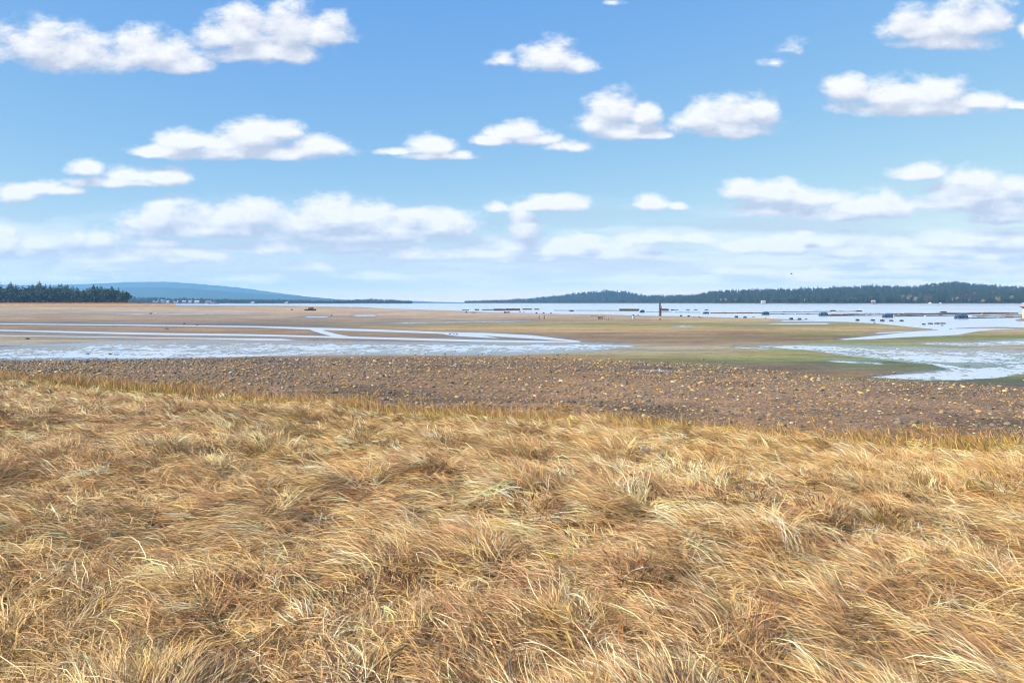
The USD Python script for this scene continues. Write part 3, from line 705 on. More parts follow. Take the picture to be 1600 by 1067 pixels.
# ------------------------------------------------------------------ hills and far shores
def hill_mat(name, low, high, z0, z1, scale):
    g = Graph()
    pos = g.add('geometry', 'position')
    n = g.noise(pos, scale, 5, 0.6)
    z = g.add('separate_xyz', 'z', vector=pos)
    c = g.mixc(g.rng(z, z0, z1), low, high)
    c = g.vec('scale', c, scale=g.math('multiply_add', n, 1.1, 0.45))
    return g.build(name, surface=g.add('principled_bsdf', 'BSDF', base_color=c, roughness=0.9, specular_ior_level=0.1))
def ridge(name, sky_px, sky_py, d_shore, d_ridge, mat, below=0.0, beach=0.0, cols=260, rough=3.0, seed=0, z_shore=0.0, depth_back=0.5):
    """Land rising from a shore to a skyline. d_shore, d_ridge: arrays over sky_px. Returns height(x, y) samples for planting."""
    px = np.linspace(sky_px[0], sky_px[-1], cols)
    py = np.interp(px, sky_px, sky_py)
    ds, dr = np.interp(px, sky_px, d_shore), np.interp(px, sky_px, d_ridge)
    u = (px - CX) / F
    zr = np.maximum((HY - py) / F * dr + EYE - below, 1.0)
    s = np.array([0, 0.02, 0.05, .12, .2, .3, .4, .5, .6, .7, .8, .9, 1.0, 1.15, 1.4, 1.9])
    prof = np.where(s <= 1, np.clip((s - 0.04) / 0.96, 0, 1) ** 0.85, np.clip(1 - (s - 1) / 0.9, 0, 1))
    P = np.zeros((len(s), cols, 3))
    for k, sk in enumerate(s):
        d = ds + (dr - ds) * sk
        z = z_shore - 0.6 + 1.2 * min(sk / 0.02, 1) + beach * np.clip(sk / 0.05, 0, 1) + (zr - beach - 0.6) * prof[k]
        z = z + (fbm2(u * d, d, 0.012, seed, 3) - 0.5) * rough * np.clip(min(sk, 1) * 4 * (1 - 0.6 * (sk == 1)), 0, 1)
        P[k] = np.stack([u * d, d, np.maximum(z, -0.6) if sk < 1.5 else z * 0 - 0.6], -1)
    i, j = np.meshgrid(np.arange(len(s) - 1), np.arange(cols - 1), indexing='ij')
    a, b = (i * cols + j).ravel(), (i * cols + j + 1).ravel()
    f = np.vstack([np.stack([a, b, b + cols], -1), np.stack([a, b + cols, a + cols], -1)])
    m = usdkit.mesh(stage, numbered(name), (P.reshape(-1, 3), f), mat, True)
    say(m.GetPrim(), kind='structure')
    def at(px_, f_):
        """Point on the land at column px_ and fraction f_ of the way from the shore to the ridge."""
        kx = np.clip((np.asarray(px_, float) - px[0]) / (px[-1] - px[0]) * (cols - 1), 0, cols - 1.001)
        ky = np.interp(f_, s, np.arange(len(s)))
        ky = np.clip(ky, 0, len(s) - 1.001)
        i0, j0 = ky.astype(int), kx.astype(int)
        fy, fx = (ky - i0)[:, None], (kx - j0)[:, None]
        return (P[i0, j0] * (1 - fy) * (1 - fx) + P[i0 + 1, j0] * fy * (1 - fx) + P[i0, j0 + 1] * (1 - fy) * fx + P[i0 + 1, j0 + 1] * fy * fx)
    return at
forest_floor = hill_mat('forest_floor', tuple(srgb(176, 156, 146) * .6), (0.014, 0.028, 0.022), 1.6, 3.2, 0.03)
mountain_floor = hill_mat('mountain_slope', (0.020, 0.040, 0.034), (0.028, 0.050, 0.040), 5, 50, 0.004)
RX = np.array([725, 730, 755, 800, 830, 860, 880, 900, 920, 935, 945, 960, 980, 992, 1000, 1030, 1080, 1100, 1110, 1130, 1160, 1200, 1260, 1300, 1340, 1360, 1400, 1430, 1445, 1470, 1490, 1510, 1540, 1600, 1700, 1900, 2300, 2500.])
RY = np.array([474, 471.5, 469.5, 467, 465, 461, 460, 456, 455, 453, 452, 452.5, 453.5, 456.5, 459, 460, 459.5, 457, 454, 452.5, 451, 450, 449, 447, 446, 444, 445, 446, 443, 439.5, 438, 440, 443, 447, 450, 455, 462, 468.])
RS = np.interp(RX, [725, 800, 900, 1000, 1080, 1150, 1250, 1600, 2500], [3700, 3400, 3100, 2700, 2150, 1800, 1600, 1400, 1500])
RR = RS + np.interp(RX, [725, 800, 950, 1000, 1100, 1500, 2500], [60, 350, 900, 700, 650, 1000, 800])
right_hill = ridge('hill', RX, RY, RS, RR, forest_floor, below=14, beach=2.2, seed=91)
TX = np.array([120, 200, 230, 300, 350, 400, 450, 500, 520, 540, 560.])
TY = np.array([463, 463, 464, 466, 466.5, 467.5, 468, 469.5, 471.5, 472.5, 473.3])
town_shore = ridge('far_shore', TX, TY, TX * 0 + 2450, TX * 0 + 2950, forest_floor, below=12, beach=1.6, seed=92, cols=120)
IX = np.array([531, 535, 545, 560, 575, 600, 620, 638, 645.])
IY = np.array([473, 470, 467.5, 466, 465, 466, 467.3, 469, 473])
island = ridge('island', IX, IY, IX * 0 + 2650, IX * 0 + 2800, forest_floor, below=13, beach=1.4, seed=93, cols=70)
ridge('mountain', np.array([-700, -300, 0, 100, 150, 200, 250, 300, 350, 400, 440, 480, 520, 560, 600]), np.array([456, 452, 453, 451, 450, 449.5, 449, 451, 455, 459, 461, 463.5, 467, 470, 473]), np.full(15, 5400.), np.full(15, 6400.), mountain_floor, seed=94, rough=14)
ridge('mountain', np.array([-700, -300, -100, 60, 100, 150, 200, 240, 265, 300, 350, 400, 450, 490, 520]), np.array([452, 447, 444, 446, 445, 443, 441, 440.5, 440.5, 443, 447, 453, 460, 465, 469]), np.full(15, 7300.), np.full(15, 8300.), mountain_floor, seed=95, rough=20)
ridge('low_headland', np.array([560, 600, 640, 680, 720, 760, 820]), np.array([471, 470.5, 470, 471.6, 472.4, 472.6, 473]), np.full(7, 7600.), np.full(7, 8200.), mountain_floor, seed=96, rough=4)
spit_mat = hill_mat('spit_ground', tuple(srgb(176, 140, 96) * .6), tuple(srgb(150, 104, 60) * .6), 1.6, 3.4, 0.12)
SX = np.array([-700, -300, 0, 120, 190, 205, 222, 250, 275])
spit = ridge('spit', SX, 473.5 + np.array([.25, .25, .25, .25, .4, .7, 1.0, 1.5, 2.4]), SX * 0 + 800., SX * 0 + 900., spit_mat, seed=97, rough=0.5, z_shore=0.9, cols=90)

# ------------------------------------------------------------------ trees
def leaf_mat(name, a, b, mix=0.15):
    g = Graph()
    rnd = g.add('object_info', 'random')
    isl = g.add('geometry', 'random_per_island')
    c = g.mixc(rnd, tuple(map(float, a)), tuple(map(float, b)))
    c = g.vec('scale', c, scale=g.math('multiply_add', isl, 0.9, 0.55))
    p = g.add('principled_bsdf', 'BSDF', base_color=c, roughness=0.7, specular_ior_level=0.2)
    t = g.add('translucent_bsdf', 'BSDF', color=c)
    return g.build(name, surface=g.add('mix_closure', 'closure', fac=mix, closure1=p, closure2=t))
needle = leaf_mat('needles', (0.028, 0.058, 0.026), (0.070, 0.105, 0.044))
needle_far = leaf_mat('far_needles', (0.010, 0.030, 0.022), (0.072, 0.086, 0.046))
autumn = leaf_mat('autumn_leaves', srgb(214, 190, 140) * .55, srgb(188, 138, 84) * .5, 0.3)
pale_leaf = leaf_mat('pale_leaves', srgb(226, 214, 188) * .6, srgb(206, 180, 150) * .55, 0.3)
russet = leaf_mat('russet_leaves', srgb(150, 100, 60) * .5, srgb(116, 84, 62) * .5, 0.2)
bare_twig = leaf_mat('bare_twigs', srgb(150, 128, 128) * .5, srgb(120, 104, 104) * .5, 0.1)
bark = simple_mat('bark', (0.07, 0.055, 0.045), 0.9, 0.3, 1.5)
def conifer(seed, height=26.0, width=7.0, whorls=15, full=1.0, base=0.10):
    """A conifer: whorls of drooping, ragged boughs."""
    r = np.random.default_rng(seed)
    V_, F_ = [], []
    for w in range(whorls):
        h = base + (1 - base) * (w / whorls) ** 0.9
        rad = width * 0.5 * ((1 - h) ** (0.72 / full) + 0.04) * r.uniform(0.75, 1.18)
        nb = max(5, int(9 * (1 - h) + 5))
        for b in range(nb):
            a = b / nb * 6.283 + r.uniform(-.4, .4) + w
            L = rad * r.uniform(0.62, 1.2)
            z0 = h * height + r.uniform(-.5, .5)
            droop = L * r.uniform(0.15, 0.55)
            up = r.uniform(0.8, 1.6) * (1.2 - h)
            sp = 0.26 + 0.2 * r.random()
            ca, sa = math.cos(a), math.sin(a)
            tip = (L * ca, L * sa, z0 - droop)
            l_ = (0.55 * L * math.cos(a + sp), 0.55 * L * math.sin(a + sp), z0 - droop * .6 - 0.25)
            r_ = (0.55 * L * math.cos(a - sp), 0.55 * L * math.sin(a - sp), z0 - droop * .6 - 0.25)
            top = (0.1 * L * ca, 0.1 * L * sa, z0 + up)
            k = len(V_)
            V_ += [tip, l_, r_, top]
            F_ += [(k, k + 1, k + 3), (k, k + 3, k + 2), (k + 1, k + 2, k + 3)]
    k = len(V_)
    V_ += [(0.25, 0, height * .93), (-.12, .2, height * .93), (-.12, -.2, height * .93), (0, 0, height * 1.02)]
    F_ += [(k, k + 1, k + 3), (k + 1, k + 2, k + 3), (k + 2, k, k + 3)]
    return np.array(V_), np.array(F_)
def broadleaf(seed, height=14.0, width=10.0, n=230, trunk=0.22, leaf=1.1):
    """A round-crowned tree: leaf clumps over several lobes, with gaps."""
    r = np.random.default_rng(seed)
    lobes = [(r.normal(0, width * .2), r.normal(0, width * .2), height * r.uniform(.42, .82), width * r.uniform(.22, .36)) for _ in range(8)]
    V_, F_ = [], []
    for _ in range(n):
        lx, ly, lz, lr = lobes[r.integers(0, 8)]
        d = r.normal(size=3); d /= np.linalg.norm(d)
        c = np.array([lx, ly, lz]) + d * lr * r.uniform(.55, 1.05) * np.array([1, 1, .8])
        c[2] = max(c[2], height * trunk)
        a, b = r.normal(size=3), r.normal(size=3)
        a /= np.linalg.norm(a); b -= a * (a @ b); b /= np.linalg.norm(b)
        s = leaf * r.uniform(.6, 1.3)
        k = len(V_)
        V_ += [c - a * s, c + b * s * .6, c + a * s, c - b * s * .6]
        F_ += [(k, k + 1, k + 2), (k, k + 2, k + 3)]
    return np.array(V_), np.array(F_)
def trunk_mesh(height, r0, r1=0.05, limbs=0, seed=0):
    r = np.random.default_rng(seed)
    pts = []
    ms = [trimesh.creation.cone(radius=r0, height=height, sections=7)]
    for k in range(limbs):
        a, z, L = r.uniform(0, 6.28), height * r.uniform(.35, .75), height * r.uniform(.25, .4)
        c = trimesh.creation.cone(radius=r0 * .4, height=L, sections=5)
        c.apply_transform(trimesh.transformations.rotation_matrix(r.uniform(.5, .9), [math.cos(a), math.sin(a), 0]))
        c.apply_translation([0, 0, z])
        ms.append(c)
    return trimesh.util.concatenate(ms)
protos = [('spruce_%d' % k, [(conifer(200 + k, 15 + 1.5 * k, 9.5 + .6 * k, 8, 1.9), needle_far, False)]) for k in range(4)]
protos += [('alder_%d' % k, [(broadleaf(220 + k, 13, 12, 110, leaf=1.9), needle_far, False)]) for k in range(2)]
def plant(name, land_at, px0, px1, n, front, label, category, smin=.6, smax=1.05, fmax=1.08, power=1.0):
    px = RNG.uniform(px0, px1, n)
    fr = 0.055 + (fmax - 0.055) * RNG.random(n) ** power
    px[:front], fr[:front] = np.linspace(px0, px1, front), RNG.uniform(0.045, 0.075, front)
    P = land_at(px, fr)
    sc = RNG.uniform(smin, smax, n)
    instancer(name, protos, RNG.choice(6, n, p=[.21, .21, .2, .18, .1, .1]), P - np.array([0, 0, .4]), RNG.uniform(0, 6.28, n), sc, label, category)
plant('hillside_forest', right_hill, 727, 2450, 9500, 700, 'dark blue green forest covering the long hill across the bay', 'forest', power=1.15)
plant('shore_forest', town_shore, 130, 552, 1500, 220, 'dark forest along the low far shore below the blue mountain', 'forest', .5, .9)
plant('island_forest', island, 533, 643, 420, 70, 'dark forest covering the small low island in mid bay', 'forest', .5, .8)

# the stand of trees at the end of the spit: each tree a thing
ST_X = np.array([-400, -200, -60, 0, 10, 17, 30, 45, 52, 62, 75, 90, 105, 115, 125, 138, 145, 155, 165, 180, 190, 196, 201])
ST_Y = np.array([446, 443, 441, 441, 443, 440, 444, 443.5, 441, 438.5, 442, 442, 444, 446, 447, 448, 444, 443.5, 444, 446, 449, 452, 458])
firsts = {}
def stand_tree(kind, x, y, z, h, yaw, label, group, wide=1.0, cat='tree'):
    heights = {'conifer': 26.0, 'conifer_b': 26.0, 'conifer_c': 26.0, 'broad': 14.0}
    s = h / heights[kind]
    if kind not in firsts:
        t = thing('conifer_tree' if kind != 'broad' else 'broadleaf_tree', label, cat, (x, y, z), yaw, (s * wide, s * wide, s), group)
        if kind == 'broad':
            part(t, 'crown', broadleaf(310, 14, 9, 340, .1, .9), needle)
            part(t, 'trunk', trunk_mesh(10, .3, limbs=4), bark)
        else:
            k = {'conifer': 301, 'conifer_b': 302, 'conifer_c': 303}[kind]
            part(t, 'crown', conifer(k, 26, {301: 10.5, 302: 12.5, 303: 8.5}[k], 17, {301: 1.6, 302: 2.2, 303: 1.15}[k], .04), needle)
            part(t, 'trunk', trunk_mesh(24, .45), bark)
        firsts[kind] = t
        return t
    return copy_of(firsts[kind], 'conifer_tree' if kind != 'broad' else 'broadleaf_tree', label, cat, (x, y, z), yaw, (s * wide, s * wide, s), group)
GS = 'conifers of the dense stand on the spit'
for row, (nrow, dd, drop) in enumerate([(46, 900, 7.0), (46, 912, 4.0), (46, 926, 1.5), (44, 942, 0.0)]):
    for q in range(nrow):
        px = -60 + (261 - 4 * row) * (q + RNG.uniform(.2, .8)) / nrow
        top = np.interp(px, ST_X, ST_Y) + drop * RNG.uniform(.3, 1.5)
        h = max((474.0 - top) / F * dd, 7) * RNG.uniform(.93, 1.03)
        kind = ('conifer', 'conifer_b', 'conifer_c', 'broad')[RNG.choice(4, p=[.12, .34, .03, .51])]
        if kind == 'broad':
            h *= .88
        where = ('in the front row of the spit wood', 'in the middle row of the spit wood', 'in the back rows of the spit wood', 'in the back rows of the spit wood')[row]
        look_ = {'conifer': 'pointed dark green conifer', 'conifer_b': 'broad dark green conifer', 'conifer_c': 'slim dark green conifer', 'broad': 'rounded dark green broadleaf tree'}[kind]
        lab = (look_ + ' ' + where, look_ + 's ' + where)
        stand_tree(kind, (px - CX) / F * dd, dd, 2.6, h, RNG.uniform(0, 6.28), lab[0], lab[1], RNG.uniform(.9, 1.25))
stand_tree('conifer', (62 - CX) / F * 900, 900, 2.6, 30.5, 1.0, 'tallest pointed conifer, rising above the wood on the spit', None)
stand_tree('conifer_c', (17 - CX) / F * 898, 898, 2.6, 29.5, 2.0, 'second tallest spire conifer, near the left end of the wood on the spit', None)
stand_tree('conifer_b', (146 - CX) / F * 899, 899, 2.6, 25.5, 3.0, 'broad topped conifer beside the dip in the skyline of the spit wood', None)
stand_tree('broad', (196 - CX) / F * 890, 890, 2.6, 18.0, .5, 'rounded dark tree ending the spit wood on the bay side', None)
sh0 = None
for q in range(30):
    px = -60 + 285 * (q + RNG.uniform(.1, .9)) / 30
    pos_ = ((px - CX) / F * 884, 884 + RNG.uniform(-6, 6), 2.0)
    sc = RNG.uniform(.6, 1.3) * (0.7 if px > 200 else 1)
    lab, grp = 'low russet shrub at the foot of the spit wood', 'russet shrubs along the spit'
    if sh0 is None:
        sh0 = thing('shrub', lab, 'shrub', pos_, 0, sc, grp)
        part(sh0, 'foliage', broadleaf(320, 3.2, 5.5, 90, .05, .6), russet)
        part(sh0, 'stem', trunk_mesh(1.8, .12, limbs=3), bark)
    else:
        copy_of(sh0, 'shrub', lab, 'shrub', pos_, RNG.uniform(0, 6.28), sc, grp)

# pale autumn trees along the far shore
def far_tree(px, py, w, h, look, label, fr=0.06, at=None, group=None):
    P = (at or right_hill)(np.array([float(px)]), np.array([0.04]))[0]
    D = P[1] - (10 if at is None else 45)
    W_, H_ = w * D / F, h * D / F
    z0 = max(P[2] - .3, 0.3)
    top = (HY - (py - h / 2)) * D / F + EYE - z0
    t = thing('broadleaf_tree', label, 'tree', ((px - CX) / F * D, D, z0), RNG.uniform(0, 6), 1.0, group)
    v, f = broadleaf(int(330 + px), 10.0, 9.0, 170, 0.0, 1.0)
    v = (v - v.min(0)) / (v.max(0) - v.min(0)) - [.5, .5, 0]
    part(t, 'crown', (v * [W_, W_, H_] + [0, 0, max(top - H_, .5)], f), look)
    part(t, 'trunk', trunk_mesh(max(top - H_ * .3, 2.0), .35), bark)
    return t
for a_ in [(1411, 463, 5, 6, autumn, 'small tan autumn tree left of the two cream trees across the bay', .16), (1421, 464, 7, 8, pale_leaf, 'left one of two cream autumn trees side by side across the bay', .10), (1430.5, 466.5, 8, 8, pale_leaf, 'right one of two cream autumn trees side by side across the bay', .08),
           (1447, 466, 7, 9, bare_twig, 'mauve bare tree on the far shore behind the white shed', .10), (1454, 464.5, 5, 4, autumn, 'yellowish autumn tree just right of the mauve bare tree', .12), (1488, 468, 3, 6, pale_leaf, 'slim whitish tree at the far waterside below the highest hilltop', .06),
           (1495.5, 466, 5, 6, pale_leaf, 'cream autumn tree to the right of the slim whitish tree', .09), (1502, 459, 8, 5, russet, 'wide orange brown autumn tree high on the far slope', .2), (1509, 460.5, 6, 5, bare_twig, 'pinkish bare tree touching the wide orange brown one', .18),
           (1522, 458.5, 5, 5, autumn, 'small pale tree highest up the far slope', .22), (1514, 469, 3, 4, pale_leaf, 'little pale tree near the far waterline', .06), (1536, 469.5, 6, 5, pale_leaf, 'low creamy white tree at the far waterside', .06),
           (1559.5, 467, 7, 9, autumn, 'large golden autumn tree standing at the far shore', .08), (1581, 464.5, 6, 7, autumn, 'rightmost golden tree on the far shore', .1), (1126.5, 468.5, 3, 5, pale_leaf, 'slim pale tree, first of the pale ones along the far shore', .05),
           (1134, 468, 5, 5, pale_leaf, 'rounder pale tree beside the slim first one on the far shore', .05), (1149, 468, 5, 4, bare_twig, 'greyish bare tree left of the white house on the far shore', .05), (1257, 469, 2.5, 5, pale_leaf, 'thin white stemmed tree between the two far houses', .05),
           (1226, 468, 5, 5, bare_twig, 'mauve bare tree right of the white house on the far shore', .05), (1213, 467, 4, 4, bare_twig, 'small grey bare tree next to the white house on the far shore', .06)]:
    far_tree(*a_[:6], fr=a_[6])
for k, (px, py, w, h) in enumerate([(243, 469, 7, 5), (256, 467.5, 8, 6), (274, 469, 8, 5), (288, 467, 8, 6), (302, 468, 5, 6), (315, 468, 6, 6), (331, 470, 9, 4), (420, 470, 6, 4), (445, 470, 5, 4), (468, 470.5, 5, 4)]):
    far_tree(px, py, w, h, bare_twig, ('mauve leafless tree nearest the spit on the far low shore', 'mauve leafless tree behind the tall pinkish house', 'mauve leafless tree behind the fourth house from the spit', 'broad mauve leafless tree above the low pink house', 'slim mauve leafless tree between low pink house and long hall',
                                              'mauve leafless tree just left of the long hall', 'low mauve leafless tree over the long hall', 'mauve leafless tree right of the lone white house', 'small mauve leafless tree beside the rightmost house of the low shore', 'last mauve leafless tree of the low shore, towards the island')[k], .06, town_shore)

# houses on the far shores
wall_white = simple_mat('white_wall', (.36, .36, .36), .7, .05)
wall_pink = simple_mat('pink_wall', srgb(180, 150, 142) * .30, .8, .05)
roof_grey = simple_mat('grey_roof', (.30, .30, .33), .8, .1)
roof_white = simple_mat('pale_roof', (.40, .42, .44), .6, .05)
glass_dark = simple_mat('window_glass', (.03, .04, .05), .15, .05)
def far_house(px, py, w, h, wall, roof, label, at=None, fr=.05, yaw=0.0):
    P = (at or right_hill)(np.array([float(px)]), np.array([fr]))[0]
    D = P[1] - 25
    W_, H_ = w * D / F, h * D / F
    z = max((HY - (py + h / 2)) * D / F + EYE, 0.8)
    t = thing('house', label, 'house', ((px - CX) / F * D, D, z), yaw)
    e = H_ * .58
    dp = max(W_ * .6, 6)
    part(t, 'wall', trimesh.creation.box([W_, dp, e + 2], trimesh.transformations.translation_matrix([0, 0, e / 2 - 1])), wall)
    o = W_ / 2 + .5
    r = np.array([[-o, -dp / 2 - .6, e], [o, -dp / 2 - .6, e], [o, dp / 2 + .6, e], [-o, dp / 2 + .6, e], [-o * .94, 0, H_], [o * .94, 0, H_]]) + [0, 0, .05]
    part(t, 'roof', trimesh.convex.convex_hull(r), roof)
    part(t, 'chimney', trimesh.creation.box([.9, .9, 1.8], trimesh.transformations.translation_matrix([W_ * .25, .3, H_ + .1])), roof_grey)
    for k in (-.3, 0, .3):
        part(t, 'window', trimesh.creation.box([W_ * .16, .1, e * .4], trimesh.transformations.translation_matrix([W_ * k, -dp / 2 - .05, e * .5])), glass_dark)
    part(t, 'door', trimesh.creation.box([1.0, .12, 2.1], trimesh.transformations.translation_matrix([W_ * .15, -dp / 2 - .06, 1.05])), roof_grey)
    return t
far_house(1192.5, 471.2, 6.0, 2.4, wall_white, roof_white, 'low white house with pale roof among dark trees on the far shore')
far_house(1364.5, 471, 5, 3.6, wall_pink, roof_grey, 'grey roofed pinkish house at the far waterside left of the cream trees')
far_house(1453.5, 473.4, 3, 1.7, wall_white, roof_white, 'tiny white shed on the far beach below the mauve tree')
far_house(1469.5, 473.6, 2, 1.4, wall_white, roof_grey, 'tiny grey roofed hut on the far beach right of the white shed')
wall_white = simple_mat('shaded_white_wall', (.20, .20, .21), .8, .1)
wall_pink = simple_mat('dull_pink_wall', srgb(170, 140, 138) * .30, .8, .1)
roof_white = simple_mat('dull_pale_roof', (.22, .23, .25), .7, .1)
for px, py, w, h, wl, rf, lab in [(244, 470.5, 8, 3, wall_pink, roof_grey, 'pinkish house nearest the spit on the low far shore'), (255.5, 470, 7, 4, wall_pink, roof_white, 'tall pinkish house with pale roof, second from the spit'), (262, 471, 5, 3, wall_white, roof_white, 'small white house, third from the spit on the far shore'),
                                  (275, 471, 7, 3, wall_white, roof_grey, 'white house with grey roof, fourth from the spit'), (288, 471.3, 6, 2.6, wall_pink, roof_grey, 'low pink house in the middle of the far row'), (297, 470.8, 5, 3, wall_white, roof_white, 'small white house right of the low pink one'),
                                  (308, 471, 7, 3, wall_white, roof_grey, 'wide grey roofed white house left of the long hall'), (329, 471.6, 14, 2.6, wall_pink, roof_white, 'long pale hall on the low far shore'), (395, 472, 5, 2, wall_white, roof_white, 'lone white house right of the long hall'), (447, 472, 5, 2, wall_white, roof_grey, 'rightmost white house of the low far shore')]:
    far_house(px, py, w, h, wl, rf, lab, town_shore)

# ------------------------------------------------------------------ haze
g = Graph()
hz = g.add('principled_volume', 'volume', color=(0.27, 0.61, 1.0), density=0.85e-4, anisotropy=0.0)
haze_mat = g.build('haze', volume=hz)
hb = usdkit.mesh(stage, numbered('haze'), trimesh.creation.box([23000, 23000, 284], trimesh.transformations.translation_matrix([0, 0, 139])), haze_mat)
say(hb.GetPrim(), 'pale blue haze over the bay that fades the far hills', 'haze', kind='stuff')

# ------------------------------------------------------------------ things on the flats and in the bay
wood_dark = simple_mat('wet_wood', (.055, .042, .034), .7, .4, 4.0, .4)
wood_brown = simple_mat('weathered_wood', srgb(112, 94, 84) * .48, .85, .35, 4.0, .4)
wood_rust = simple_mat('red_brown_wood', srgb(124, 84, 72) * .42, .8, .35, 5.0, .4)
blue_tub = simple_mat('blue_plastic', (.012, .042, .095), .4, .2, 3.0)
blue_lid = simple_mat('light_blue_plastic', (.03, .10, .18), .45, .2, 3.0)
dark_float = simple_mat('dark_float', (.030, .030, .034), .8, .5, 6.0, .6)
white_paint = simple_mat('white_paint', (.70, .70, .66), .6, .08, 2.0)
cream_paint = simple_mat('cream_wall', srgb(214, 198, 178) * .42, .7, .08, 1.5)
feather_white = simple_mat('white_feather', (.75, .75, .74), .7, .05)
feather_dark = simple_mat('dark_feather', (.03, .03, .034), .7, .2)
feather_grey = simple_mat('grey_feather', (.22, .23, .25), .7, .15)

def rough_log(length, r, seed, sides=9):
    """A log along x, tapering, knotty and a little bent."""
    g_ = np.random.default_rng(seed)
    n = 9
    xs = np.linspace(-length / 2, length / 2, n)
    bend = np.sin(np.linspace(0, math.pi, n)) * g_.uniform(-.15, .15) * r * 4
    V_, a = [], np.arange(sides) / sides * 2 * math.pi
    for k in range(n):
        rr_ = r * (1.08 - 0.22 * k / n) * (1 + .09 * g_.normal(size=sides))
        V_.append(np.stack([np.full(sides, xs[k]), np.cos(a) * rr_ + bend[k], np.sin(a) * rr_], -1))
    V_ = np.vstack(V_ + [[[xs[0] - .04, bend[0], 0]], [[xs[-1] + .04, bend[-1], 0]]])
    F_ = []
    for k in range(n - 1):
        for s in range(sides):
            p, q = k * sides + s, k * sides + (s + 1) % sides
            F_ += [(p, q, q + sides), (p, q + sides, p + sides)]
    for s in range(sides):
        F_ += [(n * sides, (s + 1) % sides, s), (n * sides + 1, (n - 1) * sides + s, (n - 1) * sides + (s + 1) % sides)]
    return trimesh.Trimesh(V_, np.array(F_), process=False)
def rounded_box(x, y, z, r=.08):
    import manifold3d as m3
    s = m3.Manifold.sphere(r, 12)
    c = [s.translate((a * (x / 2 - r), b * (y / 2 - r), r + d * (z - 2 * r))) for a in (-1, 1) for b in (-1, 1) for d in (0, 1)]
    return m3.Manifold.batch_hull(c).to_mesh()
def as_tm(m):
    return trimesh.Trimesh(m.vert_properties[:, :3], m.tri_verts, process=False)
def bxm(x, y, z, c=(0, 0, 0)):
    return trimesh.creation.box([x, y, z], trimesh.transformations.translation_matrix(c))
def ground_z(x, y):
    return float(land(np.array([x]), np.array([y]))[0])
def spot(px, py, z=None):
    """Where a thing whose foot shows at (px, py) stands: on the water or on the mud."""
    p = place(px, py, 0.0 if z is None else z)
    if z is None:
        for _ in range(3):
            p = place(px, py, max(ground_z(p[0], p[1]), 0.0))
    return p

# the old timber pile
p = spot(1031.5, 493.9)
kx = p[1] / F
t = thing('wooden_pile', 'tall leaning red brown timber pile standing at the edge of the mud', 'pile', p - [0, 0, .1], .2)
H_ = 24.6 * kx
lower = rough_log(H_ * .52, 2.0 * kx, 5, 11); lower.apply_transform(trimesh.transformations.rotation_matrix(-math.pi / 2, [0, 1, 0])); lower.apply_translation([.02, 0, H_ * .25])
upper = rough_log(H_ * .56, 1.35 * kx, 6, 11); upper.apply_transform(trimesh.transformations.rotation_matrix(-math.pi / 2 - .015, [0, 1, 0])); upper.apply_translation([-.10, 0, H_ * .74])
part(t, 'base_post', lower, wood_dark, 40); part(t, 'upper_post', upper, wood_rust, 40)
sp = rough_log(H_ * .5, .5 * kx, 7, 7); sp.apply_transform(trimesh.transformations.rotation_matrix(-math.pi / 2 + .05, [0, 1, 0])); sp.apply_translation([.24, -.1, H_ * .42])
part(t, 'splint', sp, wood_rust, 40)
part(t, 'iron_band', trimesh.creation.annulus(2.05 * kx, 2.3 * kx, .12, transform=trimesh.transformations.translation_matrix([0.02, 0, H_ * .47])), dark_float)

# blue floats at the ends of the rafts
def blue_float(px, py, w, h, label, mat_low=blue_tub, tubs=3):
    p = place(px, py)
    k = p[1] / F
    W_, H_ = w * k, h * k
    t = thing('raft_float', label, 'float', p - [0, 0, .05], RNG.uniform(-.15, .15))
    part(t, 'frame', trimesh.util.concatenate([bxm(W_ * 1.04, .18, .16, (0, s * W_ * .26, .12)) for s in (-1, 1)] + [bxm(.16, W_ * .6, .14, (s * W_ * .47, 0, .26)) for s in (-1, 1)]), wood_dark)
    for q in range(tubs):
        w1 = W_ / tubs * .97
        m = as_tm(rounded_box(w1, W_ * .6, H_ * RNG.uniform(.62, .78), min(.12, w1 * .2)))
        m.apply_translation([(q - (tubs - 1) / 2) * W_ / tubs, 0, .12])
        part(t, 'tub', m, mat_low, 40)
    lid = as_tm(rounded_box(W_ * .62, W_ * .5, H_ * .28, .07)); lid.apply_translation([W_ * .08, 0, H_ * .74])
    part(t, 'deck_box', lid, blue_lid, 40)
    rope = trimesh.creation.torus(.14, .035, 16, 8); rope.apply_transform(trimesh.transformations.rotation_matrix(math.pi / 2, [1, 0, 0])); rope.apply_translation([-W_ * .3, -W_ * .33, .35])
    part(t, 'rope_ring', rope, dark_float)
    return t
for a_ in [(893, 486.6, 6, 2.4, 'small dark teal float on the long thin boom left of the timber raft'), (1003.5, 488.2, 7, 4.2, 'dark blue float just left of the tall timber pile'), (1103, 490.3, 8.5, 3.4, 'blue float in open water midway between pile and hut shore'),
           (1196, 492.0, 10, 5.4, 'blue float with a light deck, third to the right of the pile'), (1286.5, 493.6, 12, 6.0, 'blue float heading the short brown raft in the middle of the bay'), (1387, 496.2, 13, 7.2, 'large blue float with raised deck heading the longest raft'),
           (1502, 497.9, 16, 7.2, 'largest and nearest blue float, heading the last raft before the hut')]:
    blue_float(*a_)
